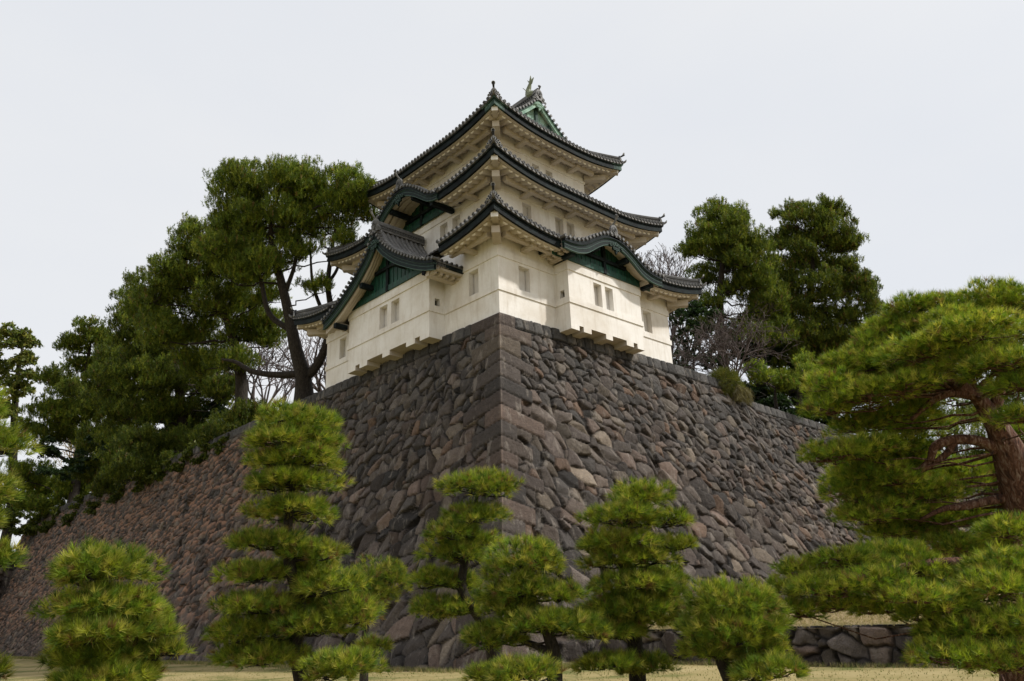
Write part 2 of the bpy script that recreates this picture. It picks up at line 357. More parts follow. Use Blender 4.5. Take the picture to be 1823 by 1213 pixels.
def stone_face(name, O, T, Nn, H, ulist, dh, seed, parent=None, corner=None, otherN=None, ztop=None, quoin=None, litter=0, size=1., taper_end=False, topcol=True, bat=batter, cap=.6, hmax=None):
    """O corner of the top edge (xy), T along the wall, Nn outward normal; mitred to the neighbouring face at u = -batter(h)"""
    hs1 = np.arange(0, H+dh*.5, dh); ul = np.array(ulist, float)
    Hh, Ui = np.meshgrid(hs1, ul, indexing='ij')
    if corner: u = Ui-bat(Hh)*(1-(Ui-ul[0])/(ul[-1]-ul[0]))**1.0
    else: u = Ui.copy()
    cu = -bat(Hh)
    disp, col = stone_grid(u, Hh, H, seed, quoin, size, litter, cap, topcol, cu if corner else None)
    zt = ztop(u) if ztop else 0*u
    z = O[2]+zt-Hh*(1+zt/H)
    d = bat(Hh)+disp
    X = O[0]+T[0]*u+Nn[0]*d; Y = O[1]+T[1]*u+Nn[1]*d
    if corner:
        D0 = disp[:, :1]; k = np.clip(1-(u-cu)/.22, 0, 1)
        X += otherN[0]*D0*k; Y += otherN[1]*D0*k
    # close the top: one more row going back
    nr, nc = X.shape
    V = np.stack([X, Y, z], -1).reshape(-1, 3)
    top = np.stack([X[0]-Nn[0]*.9, Y[0]-Nn[1]*.9, z[0]+.0], -1)
    if corner: top[0] = (O[0]-Nn[0]*.9-otherN[0]*.9, O[1]-Nn[1]*.9-otherN[1]*.9, z[0, 0])
    V = np.concatenate([V, top]); col = np.concatenate([col, col[:nc]])
    i = np.arange(nr-1)[:, None]*nc+np.arange(nc-1)[None]; i = i.ravel()
    F = np.stack([i, i+nc, i+nc+1, i+1], 1)
    j = np.arange(nc-1); F = np.concatenate([F, np.stack([j, j+1, nr*nc+j+1, nr*nc+j], 1)])
    if T[0]*Nn[1]-T[1]*Nn[0] > 0: F = F[:, ::-1]
    return npmesh(name, V, F, STONE, parent, col, 'stone', smooth=False)
QK = 1.0
base = empty('stone_base', (0, 0, -14.5), 'huge steep wall of dark fitted stones whose sharp corner carries the white tower', 'stone wall')
def urange(a, b, d0, d1, k=1.0):
    o = [a]
    while o[-1] < b: o.append(o[-1]+d0+(d1-d0)*min(1, max(0, (o[-1]-a)/(b-a)))**k)
    return o
E0 = .12                                             # stone top stands a little outside the plaster
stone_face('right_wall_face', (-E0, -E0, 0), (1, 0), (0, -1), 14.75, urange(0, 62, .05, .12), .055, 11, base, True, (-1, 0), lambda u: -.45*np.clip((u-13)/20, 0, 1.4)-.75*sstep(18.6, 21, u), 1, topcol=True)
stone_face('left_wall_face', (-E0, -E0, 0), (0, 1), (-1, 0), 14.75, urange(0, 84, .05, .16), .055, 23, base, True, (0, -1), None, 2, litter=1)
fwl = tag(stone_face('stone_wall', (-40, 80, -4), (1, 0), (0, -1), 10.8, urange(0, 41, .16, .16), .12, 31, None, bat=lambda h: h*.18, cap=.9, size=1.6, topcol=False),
          'shaded far stone wall closing the lawn at the left edge, lower than the tower base', 'stone wall')
# ------------------------------------------------------------------ ground
def sheet(name, xs, ys, zf, m, kind='structure', smooth=True):
    X, Y = np.meshgrid(xs, ys, indexing='ij'); Z = zf(X, Y); nx, ny = X.shape
    V = np.stack([X, Y, Z], -1).reshape(-1, 3); i = (np.arange(nx-1)[:, None]*ny+np.arange(ny-1)[None]).ravel()
    o = npmesh(name, V, np.stack([i, i+ny, i+ny+1, i+1], 1), m, None, smooth=smooth); return tag(o, kind=kind)
ax1 = np.unique(np.concatenate([np.linspace(-1500, -60, 12), np.linspace(-60, 90, 120), np.linspace(90, 1500, 12)]))
sheet('lawn', ax1, ax1, lambda x, y: -14.5+.10*(vnoise(x*.2+40, y*.2+40, 3)-.5)-.0*x, GRASS)
xb = np.unique(np.concatenate([np.linspace(.95, 12, 60), np.linspace(12, 70, 20)])); yb = np.linspace(-75, -3.2, 140)
sheet('bank', xb, yb, lambda x, y: -13.50+.88*sstep(1, 7.5, x)+.16*(vnoise(x*.6+9, y*.6+90, 13)-.5)*sstep(1, 3, x)+.5*sstep(10, 40, x), STRAW)
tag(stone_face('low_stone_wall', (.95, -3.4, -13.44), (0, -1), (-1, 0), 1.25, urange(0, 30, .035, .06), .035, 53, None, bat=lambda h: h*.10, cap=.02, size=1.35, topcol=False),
    'low wall of big rough boulders holding up the dry grass bank at the lower right', 'stone wall')
sheet('terrace', np.linspace(-60, 2, 20), np.linspace(80.6, 150, 16), lambda x, y: -4.05+.6*vnoise(x*.2+30, y*.2, 8), SOIL)
# earth on top of the stone base
gx = np.concatenate([[.3, 1, 2], np.linspace(4, 62, 30), [120]]); gy = np.concatenate([[.3, 1, 2], np.linspace(4, 84, 38)])
sheet('upper_ground', gx, gy, lambda x, y: -.06-.45*np.clip((x-13)/20, 0, 1.4)-.75*sstep(18.4, 20.5, x)+.5*(vnoise(x*.15, y*.15, 5)-.3)*sstep(1, 5, x)*sstep(1, 5, y), SOIL)
# ------------------------------------------------------------------ the tower
tower = empty('castle_tower', (0, 0, 0), 'white three-storey castle tower with dark upturned tiled roofs on the stone corner', 'castle tower')
A_, B_ = 12.84, 15.24
MW = [PLASTER]
def sides(r):
    x0, y0, x1, y1 = r
    return [((x0, y0), (1, 0), (0, 1), x1-x0), ((x1, y0), (0, 1), (-1, 0), y1-y0), ((x1, y1), (-1, 0), (0, -1), x1-x0), ((x0, y1), (0, -1), (1, 0), y1-y0)]
class Side:
    def __init__(s, sd): s.A, s.T, s.I, s.L = sd
    def __call__(s, t, w, z): return Vector((s.A[0]+s.T[0]*t+s.I[0]*w, s.A[1]+s.T[1]*t+s.I[1]*w, z))
    def v(s, t, w, z=0): return Vector((s.T[0]*t+s.I[0]*w, s.T[1]*t+s.I[1]*w, z))
def panel(mb, P, t0, t1, z0, z1, holes, mi=0):
    """upright wall panel with rectangular openings (t0,t1,z0,z1)"""
    ts = sorted({t0, t1, *[h[0] for h in holes], *[h[1] for h in holes]}); zs = sorted({z0, z1, *[h[2] for h in holes], *[h[3] for h in holes]})
    for a, b in zip(ts, ts[1:]):
        for c, d in zip(zs, zs[1:]):
            mt, mz = (a+b)/2, (c+d)/2
            if not any(h[0] < mt < h[1] and h[2] < mz < h[3] for h in holes): mb.quad(P(a, 0, c), P(b, 0, c), P(b, 0, d), P(a, 0, d), mi)
def window(P, h, parent, depth=.36, gapside=1, sub=True):
    t0, t1, z0, z1 = h; mb = MB(); D = depth
    mb.quad(P(t0, 0, z0), P(t0, D, z0), P(t0, D, z1), P(t0, 0, z1)); mb.quad(P(t1, D, z0), P(t1, 0, z0), P(t1, 0, z1), P(t1, D, z1))
    mb.quad(P(t0, D, z1), P(t1, D, z1), P(t1, 0, z1), P(t0, 0, z1)); mb.quad(P(t0, 0, z0), P(t1, 0, z0), P(t1, D, z0), P(t0, D, z0))
    mb.quad(P(t0, D, z0), P(t1, D, z0), P(t1, D, z1), P(t0, D, z1), 1)
    # small drain lip under the shutter
    f = mb.build('window', [PLASTER, HOLE], parent)
    if sub:
        s = MB(); s.box(P(t0+.05, D-.07, z0+.03), P.v(t1-t0-.08, 0), P.v(0, .06), (0, 0, z1-z0-.03)); s.build('shutter', SHUT, f)
    return f
def band(mb, r, z0, z1, pr, mi=0, skip=()):
    """plaster band running round the rectangle r, standing pr proud"""
    x0, y0, x1, y1 = r
    mb.box((x0-pr, y0-pr, z0), (x1-x0+2*pr, 0, 0), (0, pr, 0), (0, 0, z1-z0), mi); mb.box((x0-pr, y1, z0), (x1-x0+2*pr, 0, 0), (0, pr, 0), (0, 0, z1-z0), mi)
    mb.box((x0-pr, y0, z0), (pr, 0, 0), (0, y1-y0, 0), (0, 0, z1-z0), mi); mb.box((x1, y0, z0), (pr, 0, 0), (0, y1-y0, 0), (0, 0, z1-z0), mi)
def storey(r, z0, z1, wins, bands, label=None):
    mb = MB(); sd = [Side(s) for s in sides(r)]; ws = []
    for k, P in enumerate(sd):
        hs = wins.get(k, []); hs = [(P.L-b, P.L-a, c, d) if k == 3 else (a, b, c, d) for a, b, c, d in hs]
        panel(mb, P, 0, P.L, z0, z1, hs); ws += [(P, h) for h in hs]
    for b in bands: band(mb, r, *b)
    o = mb.build('storey_wall', MW, tower)
    if label: o['label'] = label
    for P, h in ws: window(P, h, tower)
    return o
S1, S2, S3 = (0, 0, A_, B_), (1.45, 1.45, A_-1.45, B_-1.45), (2.93, 2.93, A_-2.93, B_-2.93)
BZ = [(1.15, 1.42, .055), (2.86, 3.22, .055)]
storey(S1, -.05, 4.3, {0: [(1.30, 2.0, 1.5, 2.72), (10.58, 11.28, 1.5, 2.72)], 3: [(1.4, 2.1, 1.5, 2.72), (13.1, 13.8, 1.5, 2.72)], 1: [(2, 2.7, 1.5, 2.72), (7, 7.7, 1.5, 2.72), (12, 12.7, 1.5, 2.72)], 2: [(2, 2.7, 1.5, 2.72), (9, 9.7, 1.5, 2.72)]}, BZ)
o2 = lambda L: [(a-1.45, b-1.45, 6.2, 7.4) for a, b in L]
storey(S2, 4.2, 8.6, {0: o2([(3.16, 3.8, ), (5.58, 6.19), (6.48, 7.09), (9.0, 9.62)]), 3: o2([(4.44, 5.1), (5.52, 6.18), (9.0, 9.66), (10.1, 10.76)]), 1: o2([(4.4, 5.0), (9, 9.6)]), 2: o2([(4.4, 5.0), (8, 8.6)])}, [(7.57, 7.93, .055)])
o3 = lambda L: [(a-2.93, b-2.93, 10.2, 11.42) for a, b in L]
storey(S3, 8.6, 13.2, {0: o3([(5.55, 6.12), (6.62, 7.19)]), 1: o3([(5.5, 6.1), (9, 9.6)]), 2: o3([(5.5, 6.1), (7, 7.6)]), 3: o3([(5.5, 6.1), (9, 9.6)])}, [(11.66, 12.02, .055)])

def interp(x, xs, ys): return float(np.interp(x, xs, ys))
class Roof:
    """pent roof between the wall below (rect rw), its eave (rw grown by o) and the storey above (rin)"""
    def __init__(s, rw, o, rin, zE, zin, lift, Rl=4.6, kara=None):
        s.rw, s.o, s.rin, s.zE, s.zin, s.lift, s.Rl, s.kara = rw, o, rin, zE, zin, lift, Rl, kara or {}; s.verd = 0
        s.re = (rw[0]-o, rw[1]-o, rw[2]+o, rw[3]+o); s.D = rin[0]-s.re[0]; s.sd = [Side(q) for q in sides(s.re)]
    def up(s, k, t, w=0):
        L = s.sd[k].L; d = max(0, min(t-w, L-t-w)); u = max(0, 1-d/s.Rl); q = max(0, 1-w/s.D)
        z = s.lift*u**2.1*q**1.3
        if k in s.kara:
            c, prof, dep = s.kara[k]; z += interp(abs(t-c), *prof)*max(0, 1-max(0, w-.1)/dep)**.8 if dep else 0
        return z
    def z(s, k, t, w):
        q = max(0, w/s.D); return s.zE+(s.zin-s.zE)*(q*(.78+.22*q))+s.up(k, t, w)
def skirt(rf, name='roof', gaps=None, solid_w=None):
    """gaps: side -> list of (t0,t1) of the eave left out because a gable takes its place"""
    gaps = gaps or {}; W = solid_w or rf.D
    inside = lambda k, t: any(a < t < b for a, b in gaps.get(k, []))
    tile = MB(); subs_ = []
    for k, P in enumerate(rf.sd):
        ends = MB(); fas = MB(); sof = MB(); beam = MB(); subs_.append((ends, fas, sof, beam))
        Lk = P.L; n = max(8, int(Lk/.3)); nw = 7
        # tile bed, top and underside
        g = [[P(wv+a*(Lk-2*wv), wv, rf.z(k, wv+a*(Lk-2*wv), wv)-.03) for a in np.linspace(0, 1, n+1)] for wv in np.linspace(0, W, nw)]
        for i in range(nw-1):
            for j in range(n):
                cm = (g[i][j]+g[i][j+1]+g[i+1][j])/3; tm = (cm.x-P.A[0])*P.T[0]+(cm.y-P.A[1])*P.T[1]; wm_ = (cm.x-P.A[0])*P.I[0]+(cm.y-P.A[1])*P.I[1]
                if inside(k, tm) and wm_ < rf.o*.9: continue
                tile.quad(g[i][j], g[i][j+1], g[i+1][j+1], g[i+1][j])
        ts = np.arange(.15, Lk-.1, .30)+(Lk-.3*int(Lk/.3))/2*.0
        cnt = int(round((Lk-.3)/.295)); ts = .15+np.arange(cnt+1)*(Lk-.3)/cnt
        for t in ts:
            wm = min(W, t, Lk-t)
            if wm > .15:
                pts = [P(t, wv, rf.z(k, t, wv)+.0) for wv in np.linspace(rf.o if inside(k, t) else -.04, max(wm, rf.o+.2) if inside(k, t) else wm, 5)]
                tile.tube(pts, .072, 6)
            if inside(k, t): continue
            ends.disc(P(t, -.07, rf.z(k, t, 0)-.005), P.v(0, -1), .092, .09, 1, 0, 1)
            # hanging lip of the flat tile between two round ones
        # flat eave tiles: shallow arcs between the discs
        for a, b in zip(ts, ts[1:]):
            if inside(k, (a+b)/2): continue
            z0, z1 = rf.z(k, a, 0), rf.z(k, b, 0)
            q = [P(a, -.03, z0-.03), P((a+b)/2, -.03, (z0+z1)/2-.06), P(b, -.03, z1-.03), P(b, -.03, z1-.12), P((a+b)/2, -.03, (z0+z1)/2-.155), P(a, -.03, z0-.12)]
            ends.prism(q, P.v(0, .08), 2)
        # fascia: two stepped boards
        for (w0, w1, zt, zb, mi) in ((.03, .16, -.09, -.20, 0), (.10, .24, -.19, -.50, 0), (.235, .40, -.40, -.53, 1)):
            tt = [x for x in np.linspace(0, 1, int(Lk/.25)+1)]
            for a, b in zip(tt, tt[1:]):
                ta0, tb0 = w0+a*(Lk-2*w0), w0+b*(Lk-2*w0); ta1, tb1 = w1+a*(Lk-2*w1), w1+b*(Lk-2*w1)
                if inside(k, (ta0+tb0)/2): continue
                za, zb_ = rf.z(k, ta0, 0), rf.z(k, tb0, 0); m_ = fas
                if mi != 1: mi = 2 if rf.verd and min(ta0, Lk-tb0) < rf.verd*(1+.3*sin(zt*40)) else 0
                m_.quad(P(ta0, w0, za+zb), P(tb0, w0, zb_+zb), P(tb0, w0, zb_+zt), P(ta0, w0, za+zt), mi)
                m_.quad(P(ta1, w1, za+zb), P(tb1, w1, zb_+zb), P(tb0, w0, zb_+zb), P(ta0, w0, za+zb), mi)
                m_.quad(P(tb1, w1, zb_+zb), P(ta1, w1, za+zb), P(ta1, w1, za+zt), P(tb1, w1, zb_+zt), mi)
        # waved soffit of plastered rafters
        o = rf.o; per = .42; nr = max(1, round(Lk/per)); per = Lk/nr; sub = 8; wE = .42
        def zs(t, w_): return rf.zE+rf.up(k, t, 0)*(1-.75*(w_-wE)/(o-wE)) - .44+.36*(w_-wE)
        def wave(t): return .16*(abs(sin(pi*t/per))**1.1)
        tl = np.arange(0, nr*sub+1)*per/sub; wl = [wE, (wE+o)/2, o+.02]
        for a, b in zip(tl, tl[1:]):
            if inside(k, (a+b)/2): continue
            da, db = min(a, Lk-a), min(b, Lk-b)
            if min(da, db) < wE*.9: continue
            ps = []
            for t, dd in ((a, da), (b, db)):
                ww = [min(x, max(dd, wE)) for x in wl]; ps.append([P(t, x, zs(t, x)-wave(t)) for x in ww])
            for i in range(2): sof.quad(ps[0][i], ps[0][i+1], ps[1][i+1], ps[1][i])
            z0, z1 = zs(a, wE)+.12, zs(b, wE)+.12
            sof.quad(P(a, wE, z0), ps[0][0], ps[1][0], P(b, wE, z1))
        # rounded rafter ends
        for r_ in range(nr):
            t = (r_+.5)*per
            if inside(k, t) or min(t, Lk-t) < wE+.25: continue
            zc = zs(t, wE)-.03
            pts = [P(t+.135*cos(a), wE-.03, zc-.05-.11*sin(a)) for a in np.linspace(0, pi, 9)]
            sof.prism(pts, P.v(0, .05), 1)
        # eave beam and the arms that carry it
        wb = o*.62; zb = rf.zE-.46; e0, e1 = o-.10, Lk-o+.10
        segs = [(e0, e1)]
        for ga, gb in gaps.get(k, []):
            segs = [q for a, b in segs for q in ((a, min(b, ga+.2)), (max(a, gb-.2), b)) if q[1]-q[0] > .2]
        for a, b in segs:
            beam.box(P(a, wb-.11, zb), P.v(b-a, 0), P.v(0, .22), (0, 0, .30))
        na = max(2, round((Lk-2*o)/1.55))
        for i in range(na+1):
            t = o+(Lk-2*o)*i/na
            if i in (0, na): continue
            if inside(k, t): continue
            beam.box(P(t-.15, wb-.24, zb-.11), P.v(.30, 0), P.v(0, o-wb+.26), (0, 0, .17))
    # hips: corner rafter with white end, hip ridge with end ornament
    hips_ = []
    x0, y0, x1, y1 = rf.re
    for (cx, cy, dx, dy) in ((x0, y0, 1, 1), (x1, y0, -1, 1), (x1, y1, -1, -1), (x0, y1, 1, -1)):
        hip = MB(); orn = MB(); beam = MB(); hips_.append((hip, orn, beam))
        I = Vector((dx, dy, 0)).normalized(); Tt = Vector((-I.y, I.x, 0)); c = Vector((cx, cy, 0))
        zc = rf.zE+rf.lift; q2 = sqrt(2)
        # corner rafter
        a = c+I*.42; zr0, zr1 = zc-.80, rf.zE-.60+.36*rf.o
        o_ = a-Tt*.15+Vector((0, 0, zr0)); d = I*(rf.o*q2-.42)+Vector((0, 0, zr1-zr0))
        beam.box(o_, d, Tt*.30, (0, 0, .34))
        beam.box(a-I*.035-Tt*.165+Vector((0, 0, zr0-.005)), I*.06, Tt*.33, (0, 0, .36), 1)
        # bracket block below it
        b = c+I*(rf.o*.62*q2-.36); beam.box(b-Tt*.19+Vector((0, 0, rf.zE-.60)), I*(rf.o*.38*q2+.34), Tt*.38, (0, 0, .34))
        # hip ridge
        hp = []
        for wv in np.linspace(.18, W, 9): hp.append(c+Vector((dx*wv, dy*wv, rf.z(0 if dy > 0 else 2, wv, wv)+.02)))
        for i in range(8):
            p, q = hp[i], hp[i+1]; hip.box(p-Tt*.11, q-p, Tt*.22, (0, 0, .20)); hip.box(p-Tt*.15+Vector((0, 0, .12)), q-p, Tt*.30, (0, 0, .035), 1)
        hip.tube([p+Vector((0, 0, .24)) for p in hp], .09, 7)
        e = hp[0]; 
        pts = [e-I*.0+Tt*sx*.25+Vector((0, 0, sz)) for sx, sz in ((-1, -.06), (-.75, .12), (-.5, .26), (0, .40), (.5, .26), (.75, .12), (1, -.06))]
        orn.prism(pts, -I*.09, 0)
        orn.disc(e-I*.13+Vector((0, 0, .17)), -I, .125, .08, 1, 0, 1, 12)
        for sx in (-1, 1):
            orn.disc(e-I*.12+Tt*sx*.22+Vector((0, 0, .02)), -I+Tt*sx*.4, .07, .07, 1, 0, 1, 8); orn.disc(e-I*.10+Tt*sx*.29+Vector((0, 0, -.10)), -I+Tt*sx*.4, .07, .07, 1, 0, 1, 8)
        tb = [e+Vector((0, 0, .26)), e-I*.08+Vector((0, 0, .31)), e-I*.22+Vector((0, 0, .37)), e-I*.34+Vector((0, 0, .46))]
        orn.tube(tb, [.05, .05, .055, .075], 8); orn.disc(tb[-1]+Vector((0, 0, .02)), Vector((-I.x*.8, -I.y*.8, -.40)), .105, .07, 1, 0, 1, 12)
        # the very corner tile turned up
        orn.tube([c+I*.22+Vector((0, 0, zc-.02)), c-I*.02+Vector((0, 0, zc+.0)), c-I*.14+Vector((0, 0, zc+.07)), c-I*.19+Vector((0, 0, zc+.18))], [.075, .075, .06, .03], 7, mi=2)
    r = tile.build(name, [TILE], tower); 
    for ends, fas, sof, beam in subs_:
        ends.build('eave_tiles', [TEND, TRING, TILE], r); fas.build('fascia_board', [FASCIA, SOFFIT, VERDD], r)
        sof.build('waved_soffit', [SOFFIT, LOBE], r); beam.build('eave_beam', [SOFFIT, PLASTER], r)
    for hip, orn, beam in hips_:
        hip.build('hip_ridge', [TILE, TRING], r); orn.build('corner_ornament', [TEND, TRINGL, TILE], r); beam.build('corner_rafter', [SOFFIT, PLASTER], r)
    return r
OV1, OV2, OV3 = 1.57, 1.72, 1.77
R1 = Roof(S1, OV1, S2, 4.02, 5.9, .66)
skirt(R1, gaps={0: [(OV1+2.8, OV1+9.9)], 3: [(OV1+B_-12.5, OV1+B_-2.5)]})
KP = ([0, .5, 1.1, 1.9, 2.5, 3.0, 3.5, 9], [1.58, 1.52, 1.22, .70, .26, .06, 0, 0])
R2 = Roof(S2, OV2, S3, 8.10, 10.2, .66)
skirt(R2, gaps={3: [(OV2+(B_-1.45)-10.95-0, OV2+(B_-1.45)-4.25)]})
R3 = Roof(S3, OV3, (6.3, 6.3, A_-6.3, B_-6.3), 12.42, 16.0, .62)
class Shift(Side):
    def __init__(s, P, dt, dw): s.A = (P.A[0]+P.T[0]*dt+P.I[0]*dw, P.A[1]+P.T[1]*dt+P.I[1]*dw); s.T, s.I, s.L = P.T, P.I, P.L
def cheek(P, t, w0, w1, right):
    """side wall of a projection at t: w0 (outer) .. w1 (inner)"""
    Q = Side(((0, 0), (0, 0), (0, 0), w1-w0))
    if not right: Q.A = tuple(P(t, w1, 0)[:2]); Q.T = (-P.I[0], -P.I[1]); Q.I = P.T
    else: Q.A = tuple(P(t, w0, 0)[:2]); Q.T = P.I; Q.I = (-P.T[0], -P.T[1])
    return Q
BD, BBOT, BTOP = .93, -.17, 3.36
def bay(P, t0, t1, wins, name, label, loops):
    mb = MB(); F = Shift(P, 0, -BD); Wd = t1-t0
    fr = [.105, .055, .10, .195, .09, .195, .10, .055, .105]; tot = sum(fr); fr = [x/tot*Wd for x in fr]
    ed = [t0]
    for x in fr: ed.append(ed[-1]+x)
    notch = [(ed[i], ed[i+1], BBOT, BBOT+.25) for i in (1, 3, 5, 7)]; blocks = [(ed[i], ed[i+1]) for i in (0, 2, 4, 6, 8)]
    panel(mb, F, t0, t1, BBOT, BTOP, wins+notch)
    lc, rc = cheek(P, t0, -BD, 0, False), cheek(P, t1, -BD, 0, True)
    lh = [(BD/2-.13, BD/2+.17, 1.52, 1.90)]
    panel(mb, lc, 0, BD, BBOT, BTOP, lh); panel(mb, rc, 0, BD, BBOT, BTOP, lh)
    for a, b in blocks:
        mb.quad(P(a, -BD, BBOT), P(a, 0, BBOT), P(b, 0, BBOT), P(b, -BD, BBOT), 1)
        if a > t0+.01: mb.quad(P(a, -BD, BBOT), P(a, -BD, BBOT+.25), P(a, 0, BBOT+.25), P(a, 0, BBOT), 1)
        if b < t1-.01: mb.quad(P(b, 0, BBOT), P(b, 0, BBOT+.25), P(b, -BD, BBOT+.25), P(b, -BD, BBOT), 1)
    for a, b, c, d in notch: mb.quad(P(a, -BD, d), P(a, 0, d), P(b, 0, d), P(b, -BD, d), 1)
    for z0, z1, pr in BZ:
        mb.box(F(t0-pr, -pr, z0), P.v(Wd+2*pr, 0), P.v(0, pr), (0, 0, z1-z0))
        mb.box(F(t0-pr, 0, z0), P.v(pr, 0), P.v(0, BD-pr-.002), (0, 0, z1-z0)); mb.box(F(t1, 0, z0), P.v(pr, 0), P.v(0, BD-pr-.002), (0, 0, z1-z0))
    o = mb.build(name, [PLASTER, SOFFIT], tower); o['label'] = label
    for h in wins: window(F, h, o, sub=False).name = 'window'
    for Q in (lc, rc):
        w_ = window(Q, lh[0], o, depth=.25, sub=False); w_.name = 'loophole'
    # shutters are sub-parts of the bay as well
    for h in wins:
        s = MB(); s.box(F(h[0]+.05, .29, h[2]+.03), P.v(h[1]-h[0]-.08, 0), P.v(0, .06), (0, 0, h[3]-h[2]-.03)); s.build('shutter', SHUT, o)
    return o

def gable(P, tc, ss, zt, bh, wf, wb, wp, name, label, panel_z=None, half=None, side_eave=True, ridge_h=.42, mats=None, pend=1., soff=3, tilew=.30, foot_wb=None, orn_s=1.0, ridge_wf=.12, beamz=None):
    """roof with a gabled front: ss/zt half profile of the tile top, bh height of the bargeboard, wf front plane, wb where it dies into the roof behind, wp plane of the gable panel"""
    GB, GP, GL, GF = mats or (GREEND, GREEN, GREENL, FASCIA)
    half = half or ss[-1]; Z = lambda s: interp(abs(s), ss, zt); up = Vector((0, 0, 1))
    # arc-length samples of the profile
    fine = np.linspace(0, half, 200); zz = np.array([Z(x) for x in fine]); al = np.concatenate([[0], np.cumsum(np.hypot(np.diff(fine), np.diff(zz)))])
    def samples(n): return [float(np.interp(q, al, fine)) for q in np.linspace(0, al[-1], n)]
    n = max(10, int(al[-1]/.22)); hs_ = samples(n+1); allS = [-x for x in hs_[:0:-1]]+hs_
    def nrm(s): d = (Z(s+.05)-Z(s-.05))/.1; v = P.v(-d, 0, 1); return v.normalized()
    def pt(s, w, dz=0, dn=0): return P(tc+s, w, Z(s)+dz)+(nrm(s)*dn if dn else Vector())
    tile = MB()
    for w0, w1 in [(wf+.04, wb)]:
        for a, b in zip(allS, allS[1:]):
            tile.quad(pt(a, w0, -.06), pt(b, w0, -.06), pt(b, w1, -.06), pt(a, w1, -.06)); tile.quad(pt(a, w0, -.13), pt(a, w1, -.13), pt(b, w1, -.13), pt(b, w0, -.13))
            tile.quad(pt(a, w0, -.13), pt(b, w0, -.13), pt(b, w0, -.06), pt(a, w0, -.06))
        for sg in (-1, 1): tile.quad(pt(sg*half, w0, -.13), pt(sg*half, w1, -.13), pt(sg*half, w1, -.06), pt(sg*half, w0, -.06))
    wr = wf+.52
    while wr < wb:
        for sg in (-1, 1): tile.tube([pt(sg*x, wr, -.03) for x in hs_], .075, 6)
        wr += .30
    # verge: a long tile down the rake and the short round tiles looking out over it
    for sg in (-1, 1): tile.tube([pt(sg*x, wf+.36, .03) for x in hs_], .095, 7)
    r = tile.build(name, [TILE], tower); r['label'] = label
    ends = MB(); nt_ = max(4, int(al[-1]/tilew))
    for sg in (-1, 1):
        for x in samples(nt_+1)[(1 if sg < 0 else 0):]:
            p0 = pt(sg*x, wf-.05, 0, -.01); ends.tube([p0, p0+P.v(0, .36)], .078, 8, True, 2); ends.disc(p0, P.v(0, -1), .092, .07, 1, 0, 1, 10)
        if side_eave:
            fw_ = foot_wb if foot_wb is not None else wb; k = max(1, int((fw_-wf-.3)/.3))
            for i in range(k+1):
                p0 = pt(sg*(half+.03), wf+.25+.3*i, -.02); ends.disc(p0, P.v(sg, 0), .09, .09, 1, 0, 1, 10)
    ends.build('verge_tiles', [TEND, TRING, TILE], r)
    # bargeboards in three stepped layers with lighter mouldings
    bd = MB()
    def strip(w0, th, f0, f1, mi, s0=0, s1=None, ext=0):
        s1 = s1 or half
        xs = [x for x in hs_ if s0 <= x <= s1]
        for sg in (-1, 1):
            for a, b in zip(xs, xs[1:]):
                q = []
                for x in (a, b):
                    B_h = bh(x) if callable(bh) else bh; N_ = nrm(x); 
                    top = P(tc+sg*x, w0, Z(x)-B_h*f0); bot = P(tc+sg*x, w0, Z(x)-B_h*f1); q.append((top, bot))
                D = P.v(0, th); (t0_, b0_), (t1_, b1_) = q
                if sg < 0: (t0_, b0_), (t1_, b1_) = (t1_, b1_), (t0_, b0_)
                bd.quad(b0_, b1_, t1_, t0_, mi); bd.quad(b1_, b0_, b0_+D, b1_+D, mi); bd.quad(t0_, t1_, t1_+D, t0_+D, mi); bd.quad(b0_+D, t0_+D, t1_+D, b1_+D, mi)
            x = xs[-1]; B_h = bh(x) if callable(bh) else bh
            a, b = P(tc+sg*x, w0, Z(x)-B_h*f0), P(tc+sg*x, w0, Z(x)-B_h*f1); D = P.v(0, th); bd.quad(a, b, b+D, a+D, mi) if sg > 0 else bd.quad(b, a, a+D, b+D, mi)
    strip(wf+.02, .20, .16, .42, 1); strip(wf+.07, .20, .42, .46, 2); strip(wf+.09, .14, .46, .95, 0); strip(wf+.055, .12, .955, 1.0, 2); strip(wf+.075, .05, .66, .69, 2)
    bd.build('bargeboard', [GB, GF, GL], r)
    # soffit with cream curved bands that follow the gable
    so = MB(); depth = wp-wf
    def BH(x): return bh(x) if callable(bh) else bh
    for a, b in zip(allS, allS[1:]):
        so.quad(pt(a, wf+.2, -.16-.25*BH(a)), pt(a, wp+.02, -.16-.25*BH(a)), pt(b, wp+.02, -.16-.25*BH(b)), pt(b, wf+.2, -.16-.25*BH(b)))
    if soff:
        for i in range(soff):
            w0 = wf+.28+i*(depth-.42)/soff; wd = (depth-.42)/soff*.62; dz = -.62+.10*i
            for a, b in zip(allS, allS[1:]):
                h0 = -BH(a)*.80-.02+.09*i; h1 = -BH(b)*.80-.02+.09*i; A0, A1, B0, B1 = pt(a, w0, h0), pt(a, w0+wd, h0), pt(b, w0, h1), pt(b, w0+wd, h1)
                U0, U1 = Vector((0, 0, -h0-.16)), Vector((0, 0, -h1-.16))
                so.quad(A0, A1, B1, B0, 1); so.quad(A0, B0, B0+U1, A0+U0, 1); so.quad(B1, A1, A1+U0, B1+U1, 1)
    so.build('gable_soffit', [SOFFIT, SOFFIT], r)
